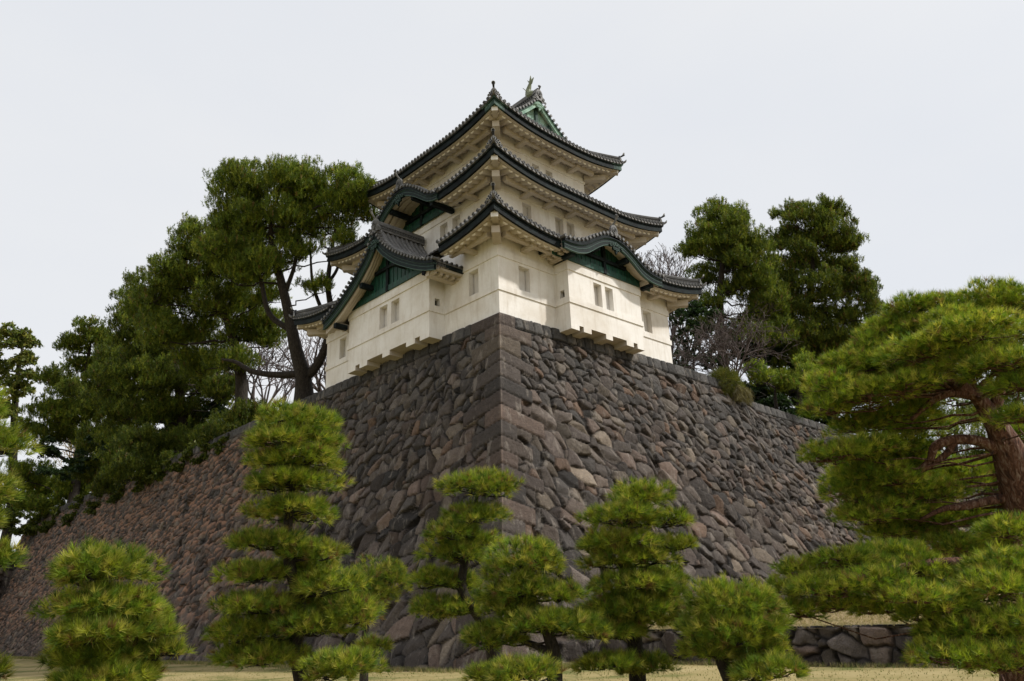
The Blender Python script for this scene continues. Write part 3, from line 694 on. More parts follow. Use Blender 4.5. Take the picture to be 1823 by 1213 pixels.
    # panel and tie beams
    if panel_z is not None:
        pn = MB(); xs = [x for x in allS if Z(x)-BH(x)*.5 > panel_z]
        for a, b in zip(xs, xs[1:]):
            m_ = (a+b)/2
            pn.quad(P(tc+a, wp, panel_z), P(tc+b, wp, panel_z), P(tc+b, wp, Z(b)-.2), P(tc+a, wp, Z(a)-.2)); 
        x = -half+.4
        while x < half-.3:
            top = Z(x)-BH(x)*.4
            if top > panel_z+.3: pn.box(P(tc+x-.02, wp-.03, panel_z+.02), P.v(.04, 0), P.v(0, .03), (0, 0, top-panel_z))
            x += .34
        hb = half*.98 if beamz is None else beamz
        pn.box(P(tc-hb, wp-.09, panel_z), P.v(2*hb, 0), P.v(0, .12), (0, 0, .30)); 
        zt2 = panel_z+(Z(0)-BH(0)-panel_z)*.52; hx = max([x for x in hs_ if Z(x)-BH(x)*.7 > zt2+.1] or [.5])
        pn.box(P(tc-hx, wp-.16, zt2), P.v(2*hx, 0), P.v(0, .18), (0, 0, .17), 1)
        pn.box(P(tc-.10, wp-.12, panel_z), P.v(.2, 0), P.v(0, .14), (0, 0, Z(0)-.3-panel_z), 1)
        # purlin ends reaching out to the bargeboard
        for sx in (-1, 1):
            for fr in (.30, .80):
                x = sx*half*fr; zz_ = Z(x)-BH(x)*.80-.05; pn.box(P(tc+x-.12, wf+.22, zz_-.24), P.v(.24, 0), P.v(0, depth-.22), (0, 0, .26), 1)
        pn.build('gable_panel', [GP, GF], r)
    # pendant under the apex: a carved drop with side scrolls
    if pend:
        g = MB(); k = pend; zc = Z(0)-BH(0)*.78
        out_ = [(0, .10), (.16, .06), (.30, -.06), (.46, -.10), (.60, -.20), (.56, -.32), (.42, -.30), (.36, -.22), (.28, -.30), (.30, -.44), (.20, -.50), (.12, -.42), (.08, -.56), (0, -.72)]
        poly = [P(tc+x*k, wf+.0, zc+z*k) for x, z in out_]+[P(tc-x*k, wf+.0, zc+z*k) for x, z in out_[-2:0:-1]]
        g.prism(poly, P.v(0, .09), 0)
        for sx in (-1, 1):
            for x, z, rr in ((.22, -.12, .10), (.48, -.20, .09), (.20, -.38, .085)): g.disc(P(tc+sx*x*k, wf-.03, zc+z*k), P.v(0, -1), rr*k, .05, 1, 0, 1, 9)
        g.disc(P(tc, wf-.04, zc-.08*k), P.v(0, -1), .13*k, .05, 1, 0, 1, 6); g.disc(P(tc, wf-.03, zc-.42*k), P.v(0, -1), .09*k, .05, 1, 0, 1, 8)
        g.build('pendant', [GB, GL], r)
    # side eaves: dark board, cream board and rafter ends
    if side_eave:
        fwb = foot_wb if foot_wb is not None else wb
        for sg in (-1, 1):
            ev = MB()
            x = tc+sg*half; a = P(x, wf+.22, Z(half)); d = P.v(0, fwb-wf-.22)
            ev.box(a+P.v(-sg*.14, 0, -.30), d, P.v(sg*.12, 0), (0, 0, .20), 0); ev.box(a+P.v(-sg*.42, 0, -.42), d, P.v(sg*.30, 0), (0, 0, .13), 1)
            i = wf+.36
            while i < fwb-.1:
                ev.box(P(x-sg*.34, i, Z(half)-.56), P.v(-sg*.55, 0), P.v(0, .17), (0, 0, .15), 1); i += .36
            ev.box(P(x-sg*.95, wf+.3, Z(half)-.60), P.v(sg*.30, 0), d*.96, (0, 0, .26), 1)
            ev.build('side_eave', [GF, SOFFIT], r)
    # ridge with its end ornament
    rg = MB(); zr = Z(0)-.06
    if ridge_h:
        w0 = wf+ridge_wf; ln = wb-w0
        rg.box(P(tc-.14, w0, zr), P.v(.28, 0), P.v(0, ln), (0, 0, ridge_h), 0)
        for hz in (.30, .62): rg.box(P(tc-.175, w0, zr+ridge_h*hz), P.v(.35, 0), P.v(0, ln), (0, 0, .035), 1)
        i = w0+.1
        while i < wb:                                            # lattice of half-round tiles in the side of the ridge
            for sx in (-1, 1): rg.disc(P(tc+sx*.16, i, zr+ridge_h*.48), P.v(sx, 0), ridge_h*.13, .03, 1, 2, 1, 7)
            i += .17
        rg.tube([P(tc, w0, zr+ridge_h+.04), P(tc, wb, zr+ridge_h+.04)], .11, 8, True, 0)
        rg.build('ridge', [TILE, TRING, TEND], r); rg = MB()
        k = orn_s; ob = [(-.44, -.16), (-.36, .12), (-.26, .20), (-.26, .40), (-.16, .58), (0, .66), (.16, .58), (.26, .40), (.26, .20), (.36, .12), (.44, -.16)]
        rg.prism([P(tc+x*k, w0-.10, zr+z*k) for x, z in ob], P.v(0, .12), 0)
        rg.disc(P(tc, w0-.14, zr+.30*k), P.v(0, -1), .20*k, .06, 1, 0, 1, 14); rg.disc(P(tc, w0-.17, zr+.30*k), P.v(0, -1), .09*k, .04, 1, 2, 1, 8)
        for sx in (-1, 1):
            rg.disc(P(tc+sx*.33*k, w0-.13, zr+.0), P.v(0, -1), .09*k, .05, 1, 0, 1, 9); rg.disc(P(tc+sx*.50*k, w0-.10, zr-.16), P.v(0, -1), .08*k, .05, 1, 0, 1, 9)
        if orn_s < .96: tb = [P(tc, w0+.1, zr+.5*k), P(tc, w0-.05, zr+.62*k), P(tc, w0-.12, zr+.72*k), P(tc, w0-.16, zr+.86*k)]
        else: tb = [P(tc, w0+.05, zr+.60*k), P(tc, w0-.12, zr+.70*k), P(tc, w0-.26, zr+.86*k), P(tc, w0-.36, zr+1.06*k)]
        rg.tube(tb, [.06, .05, .05, .075], 8, True, 0); rg.disc(tb[-1], P.v(0, -1, .35), .10, .07, 1, 2, 1, 12)
        rg.build('ridge_end_ornament', [TILE, TRING, TEND], r)
    return r

P0, P3 = Side(sides(S1)[0]), Side(sides(S1)[3])
bay(P0, 3.67, 9.17, [(5.50, 6.09, 1.45, 2.68), (6.37, 6.96, 1.45, 2.68)], 'bay', 'projecting bay on the sunlit right side, under the wavy gable', 1)
y2t = lambda y: B_-y
bay(P3, y2t(11.26), y2t(3.98), [(y2t(8.28), y2t(7.56), 1.45, 2.68), (y2t(7.22), y2t(6.50), 1.45, 2.68)], 'bay', 'projecting bay on the left side, under the triangular gable', 1)
# right: undulating gable
gable(P0, 6.40, [0, .35, .8, 1.3, 1.8, 2.3, 2.8, 3.3, 3.75], [5.22, 5.20, 5.10, 4.86, 4.56, 4.27, 4.10, 4.02, 4.00], lambda s: interp(s, [0, 1, 2, 3, 3.7], [.64, .70, .80, .70, .62]),
      -1.85, 1.2, -BD, 'undulating_gable_roof', 'small roof with a wavy dark green gable over the right bay', BTOP, ridge_h=.30, pend=.85, soff=3, foot_wb=0, beamz=2.75)
# left: triangular gable
gable(P3, y2t(7.50), [0, .25, .5, .8, 1.3, 1.8, 2.3, 2.8, 3.4, 4.0, 4.5, 5.05], [6.72, 6.28, 5.95, 5.60, 5.14, 4.75, 4.42, 4.12, 3.78, 3.49, 3.27, 3.12], lambda s: interp(s, [0, .5, 1, 3, 5.1], [.98, .86, .76, .66, .60]),
      -1.90, 1.3, -BD, 'triangular_gable_roof', 'small tiled roof with a pointed dark green gable over the left bay', BTOP, ridge_h=.42, pend=.95, soff=3, foot_wb=0, orn_s=1.0, beamz=3.64)
# second-storey eave, left: undulating gable in the eave line
P3b = Side(sides(S2)[3]); y2b = lambda y: (B_-1.45)-y
gable(P3b, y2b(7.60), [0, .5, 1.0, 1.5, 1.9, 2.5, 3.0, 3.4], [9.78, 9.72, 9.50, 9.18, 8.88, 8.40, 8.16, 8.10], lambda s: interp(s, [0, 1, 2, 3, 3.4], [.66, .66, .62, .52, .5]),
      -OV2-.08, 1.3, -.12, 'undulating_gable_roof', 'wavy dark gable rising from the middle of the second eave', 8.0, ridge_h=.26, pend=.9, soff=3, side_eave=False, beamz=2.5)
mb_ = MB()
# top roof
R3.verd = .9; skirt(R3, name='top_roof', solid_w=2.3)
P3t, P3u = R3.sd[0], R3.sd[2]
ssT = [0, .4, .9, 1.4, 2.0, 2.6, 3.46]; zzT = [R3.zE+(R3.zin-R3.zE)*((5.26-x)/(R3.D))*(.78+.22*(5.26-x)/R3.D)+(.16*max(0, 1-x/1.2)) for x in ssT]
half_len = (R3.sd[1].L)/2
for Q in (P3t, P3u):
    g = gable(Q, 5.26, ssT, zzT, .50, 1.75, half_len+.001, 2.15, 'top_gable_roof', 'gabled crown of the top roof with pale green gable board', 13.2, side_eave=False, ridge_h=.62, mats=(VERD, VERD, VERD, VERDD), pend=.75, soff=0, orn_s=.95, ridge_wf=.05, beamz=2.2)
    # fish-shaped ridge finial
    f = MB(); zb = R3.zin+.66; c = lambda w, z: Q(5.26, 2.45+w*1.3, zb+z*1.25)
    f.tube([c(-.28, .02), c(-.16, .10), c(.02, .14), c(.14, .28), c(.12, .52), c(.02, .74), c(-.06, .92)], [.09, .23, .26, .21, .16, .11, .05], 9, True, 0)
    for sx in (-1, 1): f.prism([Q(5.26+sx*.15, 2.45, zb+.26), Q(5.26+sx*.46, 2.6, zb+.56), Q(5.26+sx*.15, 2.6, zb+.50)], Q.v(0, .04), 0)
    f.prism([c(.0, .72), c(.18, 1.12), c(.05, .98), c(-.05, 1.26), c(-.10, .98), c(-.24, 1.04), c(-.12, .78)], Q.v(.05, 0), 0)
    f.prism([c(.14, .24), c(.36, .34), c(.24, .40), c(.36, .54), c(.22, .56), c(.12, .60)], Q.v(.05, 0), 0)
    f.prism([c(-.2, .16), c(-.42, .10), c(-.5, -.10), c(-.36, .0), c(-.2, .04)], Q.v(.06, 0), 0)
    f.build('fish_finial', [mat('bronze_green', None, (.17, .19, .12), .6)], g)
# ------------------------------------------------------------------ vegetation
def unit(a): return a/np.maximum(np.linalg.norm(a, axis=-1, keepdims=True), 1e-9)
def needles(pos, dr, n, ln, wd, spread, rs, col, stem=.0):
    """n blades per tuft -> verts, tris, colours; every blade a thin triangle"""
    N_ = len(pos); p = np.repeat(pos, n, 0); d = np.repeat(dr, n, 0); r = rs.normal(0, 1, (N_*n, 3)); d2 = unit(d+spread*r/1.2)
    L_ = ln*rs.uniform(.65, 1.15, (N_*n, 1)); p = p+d*(stem*rs.rand(N_*n, 1)); wv = unit(np.cross(d2, rs.normal(0, 1, (N_*n, 3))))*wd*.5
    V = np.stack([p-wv, p+wv, p+d2*L_], 1).reshape(-1, 3)
    c = np.repeat(col, n, 0)*rs.uniform(.75, 1.25, (N_*n, 1)); return V, np.repeat(c, 3, 0)
def crown_mesh(name, parts, parent, m=NEEDLE):
    V = np.concatenate([p[0] for p in parts]); Cc = np.concatenate([p[1] for p in parts])
    return npmesh(name, V, np.arange(len(V)).reshape(-1, 3), m, parent, Cc, 'tint')
CAM = np.array((CX, CY, CZ))
def limb(mb, p0, p1, r0, r1, sag=.12, n=6, sides=6, rs=random):
    p0, p1 = Vector(p0), Vector(p1); L_ = (p1-p0).length; pts = []
    j = [Vector((rs.uniform(-1, 1), rs.uniform(-1, 1), rs.uniform(-.6, .6)))*L_*.06 for _ in range(n+1)]
    for i in range(n+1):
        t = i/n; q = p0.lerp(p1, t)+Vector((0, 0, -sag*L_*4*t*(1-t)*.5))+(j[i] if 0 < i < n else Vector()); pts.append(q)
    mb.tube(pts, [r0+(r1-r0)*i/n for i in range(n+1)], sides, True)
def nearest(path, p):
    return min(range(len(path)), key=lambda i: (path[i]-p).length+max(0, path[i].z-p.z)*1.2)
def densify(pts, rad, k=4):
    P_, R2_ = [], []
    for i in range(len(pts)-1):
        a, b = Vector(pts[i]), Vector(pts[i+1]); a0 = Vector(pts[i-1]) if i else a*2-b; b0 = Vector(pts[i+2]) if i+2 < len(pts) else b*2-a
        for j in range(k):
            t = j/k; P_.append(.5*((2*a)+(b-a0)*t+(2*a0-5*a+4*b-b0)*t*t+(3*a-a0-3*b+b0)*t**3)); R2_.append(rad[i]*(1-t)+rad[i+1]*t)
    P_.append(Vector(pts[-1])); R2_.append(rad[-1]); return P_, R2_

def pad_tufts(c, rx, ry, rs, dens, low=-.35, lump=.22):
    """tuft positions on a cushion of needles (centre c, radius rx, half height ry)"""
    n = int(dens*(2*pi*rx*rx*.75+2*pi*rx*ry)); z = rs.uniform(low, 1, n); a = rs.uniform(0, 2*pi, n)
    s_ = np.sqrt(np.clip(1-z*z, 0, 1)); u = np.stack([s_*np.cos(a), s_*np.sin(a), z], 1)
    ph = rs.uniform(0, 6.28, 6); f = 1+lump*(np.sin(3*a+ph[0])*.5+np.sin(5*a+ph[1]+2*z)*.4+np.sin(7*a+ph[2]-3*z)*.3+np.sin(6*z+ph[3])*.3)
    rr = f*np.where(rs.rand(n) < .68, rs.uniform(.86, 1.02, n), rs.uniform(.45, .9, n))
    p = np.array(c)+u*np.array([rx, rx, ry])*rr[:, None]
    d = unit(u*np.array([1, 1, .9])+np.array([0, 0, .55])+rs.normal(0, .22, (n, 3)))
    back = ((p-np.array(c))@unit(CAM-np.array(c))) < -.2*rx
    k = ~(back & (rs.rand(n) < .5)); return p[k], d[k]
YG = np.array([(.21, .275, .026), (.27, .32, .032), (.33, .35, .04), (.15, .23, .024), (.43, .40, .08), (.10, .165, .02)])
def needle_colour(n, rs, pal=YG, k=1.0, brown=.05):
    c = pal[rs.randint(0, len(pal), n)]*rs.uniform(.6, 1.25, (n, 1))*k; b = rs.rand(n) < brown; c[b] = np.array((.22, .14, .05))*k; return c
def topiary(label, D, pads, trunk, rads, seed, k=1.0, ln=.13, nn=20, dens=150, group='clipped cloud pines along the lawn', cat='pine tree', name='clipped_pine', pal=YG, bark=BARK, wd=.0075, limbs=(), subs=5):
    rs = np.random.RandomState(seed); rnd = random.Random(seed)
    tp = [at(*(q if len(q) == 3 else (*q, D))) for q in trunk]; b = Vector((tp[0].x, tp[0].y, -14.55)); tp = [b]+tp if tp[0].z > -14.4 else tp
    rads = [rads[0]*1.25]+list(rads) if len(tp) > len(trunk) else list(rads)
    root = empty(name, b, label, cat, group)
    P_, R2_ = densify(tp, rads); t = MB(); t.tube(P_, R2_, 10); t.build('trunk', bark, root, True)
    br = MB(); parts = []
    for lp, lr in limbs:
        q, r_ = densify([at(*(x if len(x) == 3 else (*x, D))) for x in lp], lr); br.tube(q, r_, 8)
    for pd in pads:
        px, py, rx, ry = pd[:4]; rx *= .99; ry *= .88; dd = pd[4] if len(pd) > 4 else 0; c = at(px, py, D+dd); s_ = (D+dd)/FPX; rx *= s_; ry *= s_
        q = P_[nearest(P_, c)]
        for j in range(subs+1):
            if j == 0: cc, a_, b_ = c, rx*.86, ry*.9
            else:
                an = rs.uniform(0, 2*pi); k_ = rs.uniform(.35, .62); cc = c+Vector((cos(an)*rx*k_, sin(an)*rx*k_, rs.uniform(-.45, .25)*ry)); a_, b_ = rx*rs.uniform(.36, .52), ry*rs.uniform(.5, .8)
            p, d = pad_tufts(cc, a_, b_, rs, dens*.76)
            col = needle_colour(len(p), rs, pal, k*rs.uniform(.86, 1.12))
            parts.append(needles(p, d, int(nn*1.2), ln*1.15, wd*1.0, .56, rs, col, .03))
            e = Vector(cc)-Vector((0, 0, b_*.25)); limb(br, q if j == 0 else c-Vector((0, 0, ry*.35)), e, max(.018, rx*.035) if j == 0 else .014, .010, .10, 6, 5, rnd)
            for _ in range(5):
                an = rs.uniform(0, 2*pi); limb(br, e, e+Vector((cos(an)*a_*.8, sin(an)*a_*.8, rs.uniform(-.1, .4)*b_)), .010, .004, -.1, 3, 4, rnd)
    br.build('branches', bark, root, True); crown_mesh('needles', parts, root)
    return root

topiary('low domed clipped pine standing alone at the far left of the lawn', 9.6,
        [(190, 1022, 92, 52), (190, 1085, 100, 40), (195, 1128, 100, 36, -.2), (215, 1105, 90, 40, .4), (182, 1172, 92, 36), (190, 1205, 92, 34, -.2), (283, 1128, 30, 20), (298, 1160, 34, 18)],
        [(262, 1225), (255, 1180), (225, 1120), (195, 1060), (190, 1020)], [.10, .09, .07, .05, .03], 1, 1.0, .12, 22, 190)
topiary('tallest clipped pine, with many flat tiers stacked up a thin trunk', 12.2,
        [(528, 762, 78, 42), (518, 790, 88, 26, -.1), (528, 826, 90, 26), (527, 864, 90, 22), (520, 914, 88, 24), (478, 970, 72, 26, -.2), (560, 986, 62, 26), (548, 1010, 60, 24, .5), (452, 1026, 66, 26), (585, 1046, 66, 34), (455, 1082, 76, 30, -.2), (560, 1080, 60, 30, .5),
         (450, 1126, 80, 34), (560, 1120, 80, 36), (470, 1172, 90, 30), (625, 1095, 62, 38), (610, 1190, 80, 34, -.8)],
        [(538, 1228), (527, 1150), (535, 1085), (515, 1000), (513, 930), (522, 860), (528, 780)], [.12, .11, .10, .09, .07, .05, .03], 2, 1.0, .125, 20, 150)
topiary('small dull green domed pine half hidden behind the tallest tiered pine', 17.5,
        [(672, 1030, 56, 40), (655, 1062, 60, 34), (665, 1150, 34, 16, -3)], [(648, 1200), (650, 1130), (662, 1060)], [.10, .08, .04], 3, .8, .13, 18, 120)
topiary('clipped pine in front of the stone corner, narrow rounded top and leaning dark trunk', 14.2,
        [(852, 870, 68, 33), (848, 922, 66, 26), (805, 950, 52, 24, -.3), (800, 985, 64, 30), (846, 968, 56, 24, .3), (770, 1035, 42, 26), (810, 1040, 52, 26, .4), (775, 1085, 48, 28), (830, 1085, 50, 24)],
        [(885, 1225), (872, 1130), (845, 1085), (822, 1045), (835, 960), (850, 880)], [.15, .13, .11, .09, .06, .03], 4, .95, .13, 19, 130)
topiary('clipped pine with a broad round head and wide low boughs, middle of the row', 11.6,
        [(932, 1003, 72, 50), (925, 1050, 78, 34), (988, 1062, 54, 26), (905, 1085, 50, 28), (960, 1116, 92, 30, -.2), (880, 1140, 62, 34), (1022, 1118, 58, 32), (930, 1200, 72, 26, -1.2), (880, 1205, 50, 22, -1.0)],
        [(988, 1230), (986, 1165), (972, 1120), (950, 1070), (936, 1010)], [.12, .11, .08, .06, .03], 5, .92, .125, 21, 150, limbs=[([(985, 1165), (955, 1150), (925, 1140)], [.07, .05, .04])])
topiary('tiered clipped pine right of the stone corner, topped by two stacked domes', 12.6,
        [(1142, 886, 62, 30), (1108, 926, 68, 32, -.3), (1196, 930, 40, 18), (1100, 968, 76, 22, -.2), (1205, 972, 34, 18), (1112, 1000, 82, 26), (1120, 1045, 86, 30, -.2), (1165, 1035, 56, 30, .6), (1120, 1084, 92, 30), (1150, 1110, 84, 30), (1085, 1128, 70, 28, -.3), (1085, 1182, 56, 18, -.6), (1150, 1190, 56, 22), (1170, 1060, 60, 30)],
        [(1136, 1230), (1132, 1160), (1118, 1060), (1112, 1000), (1130, 930), (1142, 890)], [.14, .13, .09, .07, .05, .03], 6, 1.02, .125, 20, 150)
topiary('round-headed clipped pine at the right end of the row, beside the low stone wall', 10.8,
        [(1308, 1078, 78, 48), (1300, 1125, 98, 42), (1265, 1160, 60, 30), (1350, 1160, 56, 34), (1365, 1200, 66, 28, -.6), (1270, 1100, 58, 34, .3)],
        [(1305, 1230), (1282, 1165), (1292, 1120), (1305, 1080)], [.10, .08, .06, .03], 7, .97, .12, 22, 180)
topiary('pine boughs reaching in past the left edge of the photo', 9.0,
        [(-25, 790, 66, 38), (-30, 880, 58, 40), (-30, 1000, 58, 38), (-20, 1200, 34, 26), (-60, 930, 60, 40), (-60, 720, 60, 35)],
        [(-110, 1230), (-100, 1000), (-80, 850), (-75, 700)], [.16, .14, .11, .06], 8, .95, .125, 20, 150)
# the old red pine on the right
RP = YG*np.array((1.0, 1.02, .9))
topiary('old spreading pine with reddish bark and broad cloud-like boughs, filling the right side', 14.0,
        [(1815, 545, 90, 40), (1725, 555, 100, 42, .6), (1680, 590, 90, 36, .2), (1620, 600, 70, 36, .9), (1560, 630, 60, 36, .6), (1690, 640, 90, 34, .6), (1500, 715, 60, 34, .5), (1600, 690, 90, 40, .6), (1660, 710, 60, 24, 1.4), (1640, 760, 60, 26, 1.2), (1570, 830, 90, 40, 1.2), (1680, 850, 70, 40, 1.4), (1600, 910, 90, 36, 1.2), (1720, 925, 60, 30, .8), (1520, 850, 60, 36, 1), (1640, 566, 84, 32, .8), (1590, 600, 66, 34, .8), (1725, 606, 110, 32, -1.2), (1810, 600, 90, 30, -.6), (1645, 636, 86, 32, -.8), (1570, 650, 64, 34, .2), (1520, 655, 64, 34, .4), (1480, 692, 56, 34), (1468, 728, 46, 26), (1545, 705, 66, 30, -.4), (1610, 690, 60, 24, -.8),
         (1800, 655, 96, 24, -1.6), (1740, 650, 90, 22, -1.2), (1812, 690, 60, 20, -1.6), (1590, 745, 80, 26, .6), (1810, 745, 50, 22, -1.8), (1530, 765, 60, 28, .6),
         (1485, 812, 58, 26, -.3), (1540, 805, 76, 30), (1610, 800, 70, 26, .8), (1560, 852, 76, 36, .2), (1515, 880, 50, 40, .4), (1620, 880, 86, 34, .5), (1560, 915, 80, 28, .2), (1650, 925, 60, 24, .6),
         (1580, 990, 70, 26, -.6), (1500, 1002, 60, 26, -1.4), (1440, 1020, 56, 26, -1.2), (1405, 1052, 46, 24, -1.6), (1470, 1050, 66, 28, -2.2), (1425, 1088, 50, 22, -1.8), (1550, 1040, 70, 30, -2.4), (1630, 1012, 60, 28, -1.2), (1620, 1062, 76, 26, -2.6), (1700, 1040, 70, 32, -1.4), (1745, 985, 60, 30, .4), (1800, 948, 60, 34, -1.2), (1650, 955, 46, 22, .8), (1690, 975, 60, 26, .2), (1540, 1010, 60, 26, -1), (1500, 1078, 50, 20, -2), (1680, 1075, 60, 26, -2.4), (1790, 1030, 60, 34, -2.2), (1590, 945, 60, 26, .8),
         (1660, 1092, 76, 24, -2.2), (1770, 1050, 80, 40, -2.4), (1560, 1085, 60, 18, -1.8), (1740, 1120, 80, 34, -2.6), (1700, 1125, 70, 28, -2.6), (1805, 1125, 60, 40, -2.8), (1790, 1010, 70, 36, -2), (1815, 830, 50, 44, 1.8), (1830, 770, 44, 34, 1.6), (1740, 850, 50, 34, 1.6), (1690, 1170, 80, 30, -3), (1790, 1180, 80, 44, -3.2), (1822, 1110, 60, 40, -3)],
        [(1812, 1225), (1816, 1060), (1838, 965), (1820, 890), (1800, 815), (1772, 755), (1738, 706), (1700, 692)], [.30, .31, .35, .35, .30, .18, .12, .08], 9, 1.1, .125, 15, 118,
        group=None, name='red_pine', bark=BARKR, wd=.009, subs=6, pal=RP,
        limbs=[([(1786, 806), (1745, 786), (1700, 783), (1665, 795), (1655, 820), (1630, 838)], [.13, .10, .09, .08, .06, .03]), ([(1700, 783), (1685, 808), (1655, 830), (1620, 850)], [.07, .06, .05, .03]),
               ([(1800, 885), (1755, 893), (1715, 902), (1680, 906), (1640, 925)], [.09, .08, .07, .05, .03]), ([(1740, 706), (1690, 700), (1655, 718), (1622, 748)], [.10, .08, .06, .03]), ([(1738, 706), (1700, 680), (1640, 668), (1590, 680), (1540, 700)], [.10, .09, .06, .04, .03]),
               ([(1768, 750), (1800, 738, 13.5), (1840, 745, 13)], [.08, .06, .05]), ([(1768, 745), (1780, 690), (1790, 620), (1760, 570)], [.12, .10, .07, .04]), ([(1738, 706), (1720, 650), (1690, 600), (1660, 580)], [.08, .06, .05, .03]),
               ([(1812, 1040), (1760, 1010, 13), (1700, 1000, 12.5), (1600, 1010, 12.5), (1500, 1040, 12.3)], [.12, .09, .07, .05, .03])])
# ------------------------------------------------------------------ big trees on the upper ground
DP = np.array([(.09, .135, .018), (.145, .19, .022), (.19, .235, .026), (.25, .27, .035), (.10, .15, .02)])
def big_pine(label, D, trunk, rads, clumps, seed, k=1.0, group='tall dark pines behind the wall', limbs=(), base_z=-.3, sh=.30, dens=1.0, pal=DP, name='tall_pine', brown=.02, bark=BARK, cat='pine tree'):
    rs = np.random.RandomState(seed); rnd = random.Random(seed)
    tp = [at(*(q if len(q) == 3 else (*q, D))) for q in trunk]; b = Vector((tp[0].x, tp[0].y, base_z)); tp[0] = Vector((tp[0].x, tp[0].y, max(tp[0].z, base_z+.3)))
    root = empty(name, b, label, cat, group); P_, R2_ = densify([b]+tp, [rads[0]*1.2]+list(rads)); t = MB(); t.tube(P_, R2_, 9); t.build('trunk', bark, root, True)
    br = MB(); parts = []; s0 = D/FPX
    for lp, lr in limbs:
        q, r_ = densify([at(*(x if len(x) == 3 else (*x, D))) for x in lp], lr); br.tube(q, r_, 7)
    for cl in clumps:
        px, py, rx, ry = cl[:4]; dd = cl[4] if len(cl) > 4 else rs.uniform(-1.6, 1.6); c = at(px, py, D+dd); rx *= s0; ry *= s0
        q = P_[nearest(P_, c)]; limb(br, q, c-Vector((0, 0, ry*.3)), min(.16, max(.05, rx*.05)), .03, .06, 7, 6, rnd)
        nb = int(9+rx*ry*3.6)
        for j in range(nb+7):
            u = unit(rs.normal(0, 1, 3)); u[2] = u[2]*.8+.15; rr = rs.uniform(.35, .9)
            if j >= nb: u[2] = abs(u[2])*.8+.2; u = unit(u); rr = rs.uniform(.95, 1.25)
            cc = np.array(c)+u*np.array((rx, rx*.9, ry*1.15))*rr; a_ = rs.uniform(.28, .46)*min(rx, 1.9); b_ = a_*rs.uniform(.75, 1.1)
            if j >= nb: a_ = rs.uniform(.16, .26); b_ = rs.uniform(.3, .6)
            n = int(dens*40*a_*a_*4+14); z = rs.uniform(-.45, 1, n); an = rs.uniform(0, 2*pi, n); s_ = np.sqrt(1-z*z); uu = np.stack([s_*np.cos(an), s_*np.sin(an), z], 1)
            p = cc+uu*np.array((a_, a_, b_))*rs.uniform(.6, 1.08, (n, 1)); d = unit(uu*.45+np.array((0, 0, 1.0))+rs.normal(0, .22, (n, 3)))
            back = ((p-cc)@unit(CAM-cc)) < -.3*a_; kk = ~(back & (rs.rand(n) < .5)); p, d = p[kk], d[kk]
            col = needle_colour(len(p), rs, pal, k*rs.uniform(.75, 1.2), brown)
            parts.append(needles(p, d, 15, sh*.62, .034*D/50, .95, rs, col, sh*1.15))
            if j < 5: limb(br, c-Vector((0, 0, ry*.3)), cc-np.array((0, 0, b_*.4)), .045, .015, .05, 5, 5, rnd)
    br.build('branches', bark, root, True); crown_mesh('needles', parts, root); return root
def leafy(label, D, trunk, rads, clumps, seed, pal, size=.16, dens=1.0, group=None, name='leafy_tree', cat='tree', base_z=-.3, bark=BARK, drop=0.):
    rs = np.random.RandomState(seed); rnd = random.Random(seed)
    tp = [at(*(q if len(q) == 3 else (*q, D))) for q in trunk]; b = Vector((tp[0].x, tp[0].y, base_z))
    root = empty(name, b, label, cat, group); P_, R2_ = densify([b]+tp, [rads[0]*1.2]+list(rads)); t = MB(); t.tube(P_, R2_, 8); t.build('trunk', bark, root, True)
    br = MB(); parts = []; s0 = D/FPX
    for px, py, rx, ry, *e in clumps:
        c = at(px, py, D+(e[0] if e else rs.uniform(-2, 2))); rx *= s0; ry *= s0; limb(br, P_[nearest(P_, c)], c, max(.04, rx*.04), .02, .0, 6, 5, rnd)
        for j in range(int(6+rx*ry*2)):
            u = unit(rs.normal(0, 1, 3)); cc = np.array(c)+u*np.array((rx, rx, ry))*rs.uniform(.2, .85); a_ = rs.uniform(.3, .5)*min(rx, 1.8)
            n = int(dens*170*a_*a_+14); u = unit(rs.normal(0, 1, (n, 3))); u[:, 2] = np.abs(u[:, 2])*1.1-.35; p = cc+u*np.array((a_, a_, a_*.7))*rs.uniform(.5, 1.05, (n, 1))
            d = unit(rs.normal(0, 1, (n, 3))+u*.8-np.array((0, 0, drop))); col = pal[rs.randint(0, len(pal), n)]*rs.uniform(.7, 1.2, (n, 1))
            parts.append(needles(p, d, 3, size, size*.62, .8, rs, col, .02))
            if j < 4: limb(br, c, cc, .04, .012, 0, 4, 4, rnd)
    br.build('branches', bark, root, True); crown_mesh('leaves', parts, root); return root
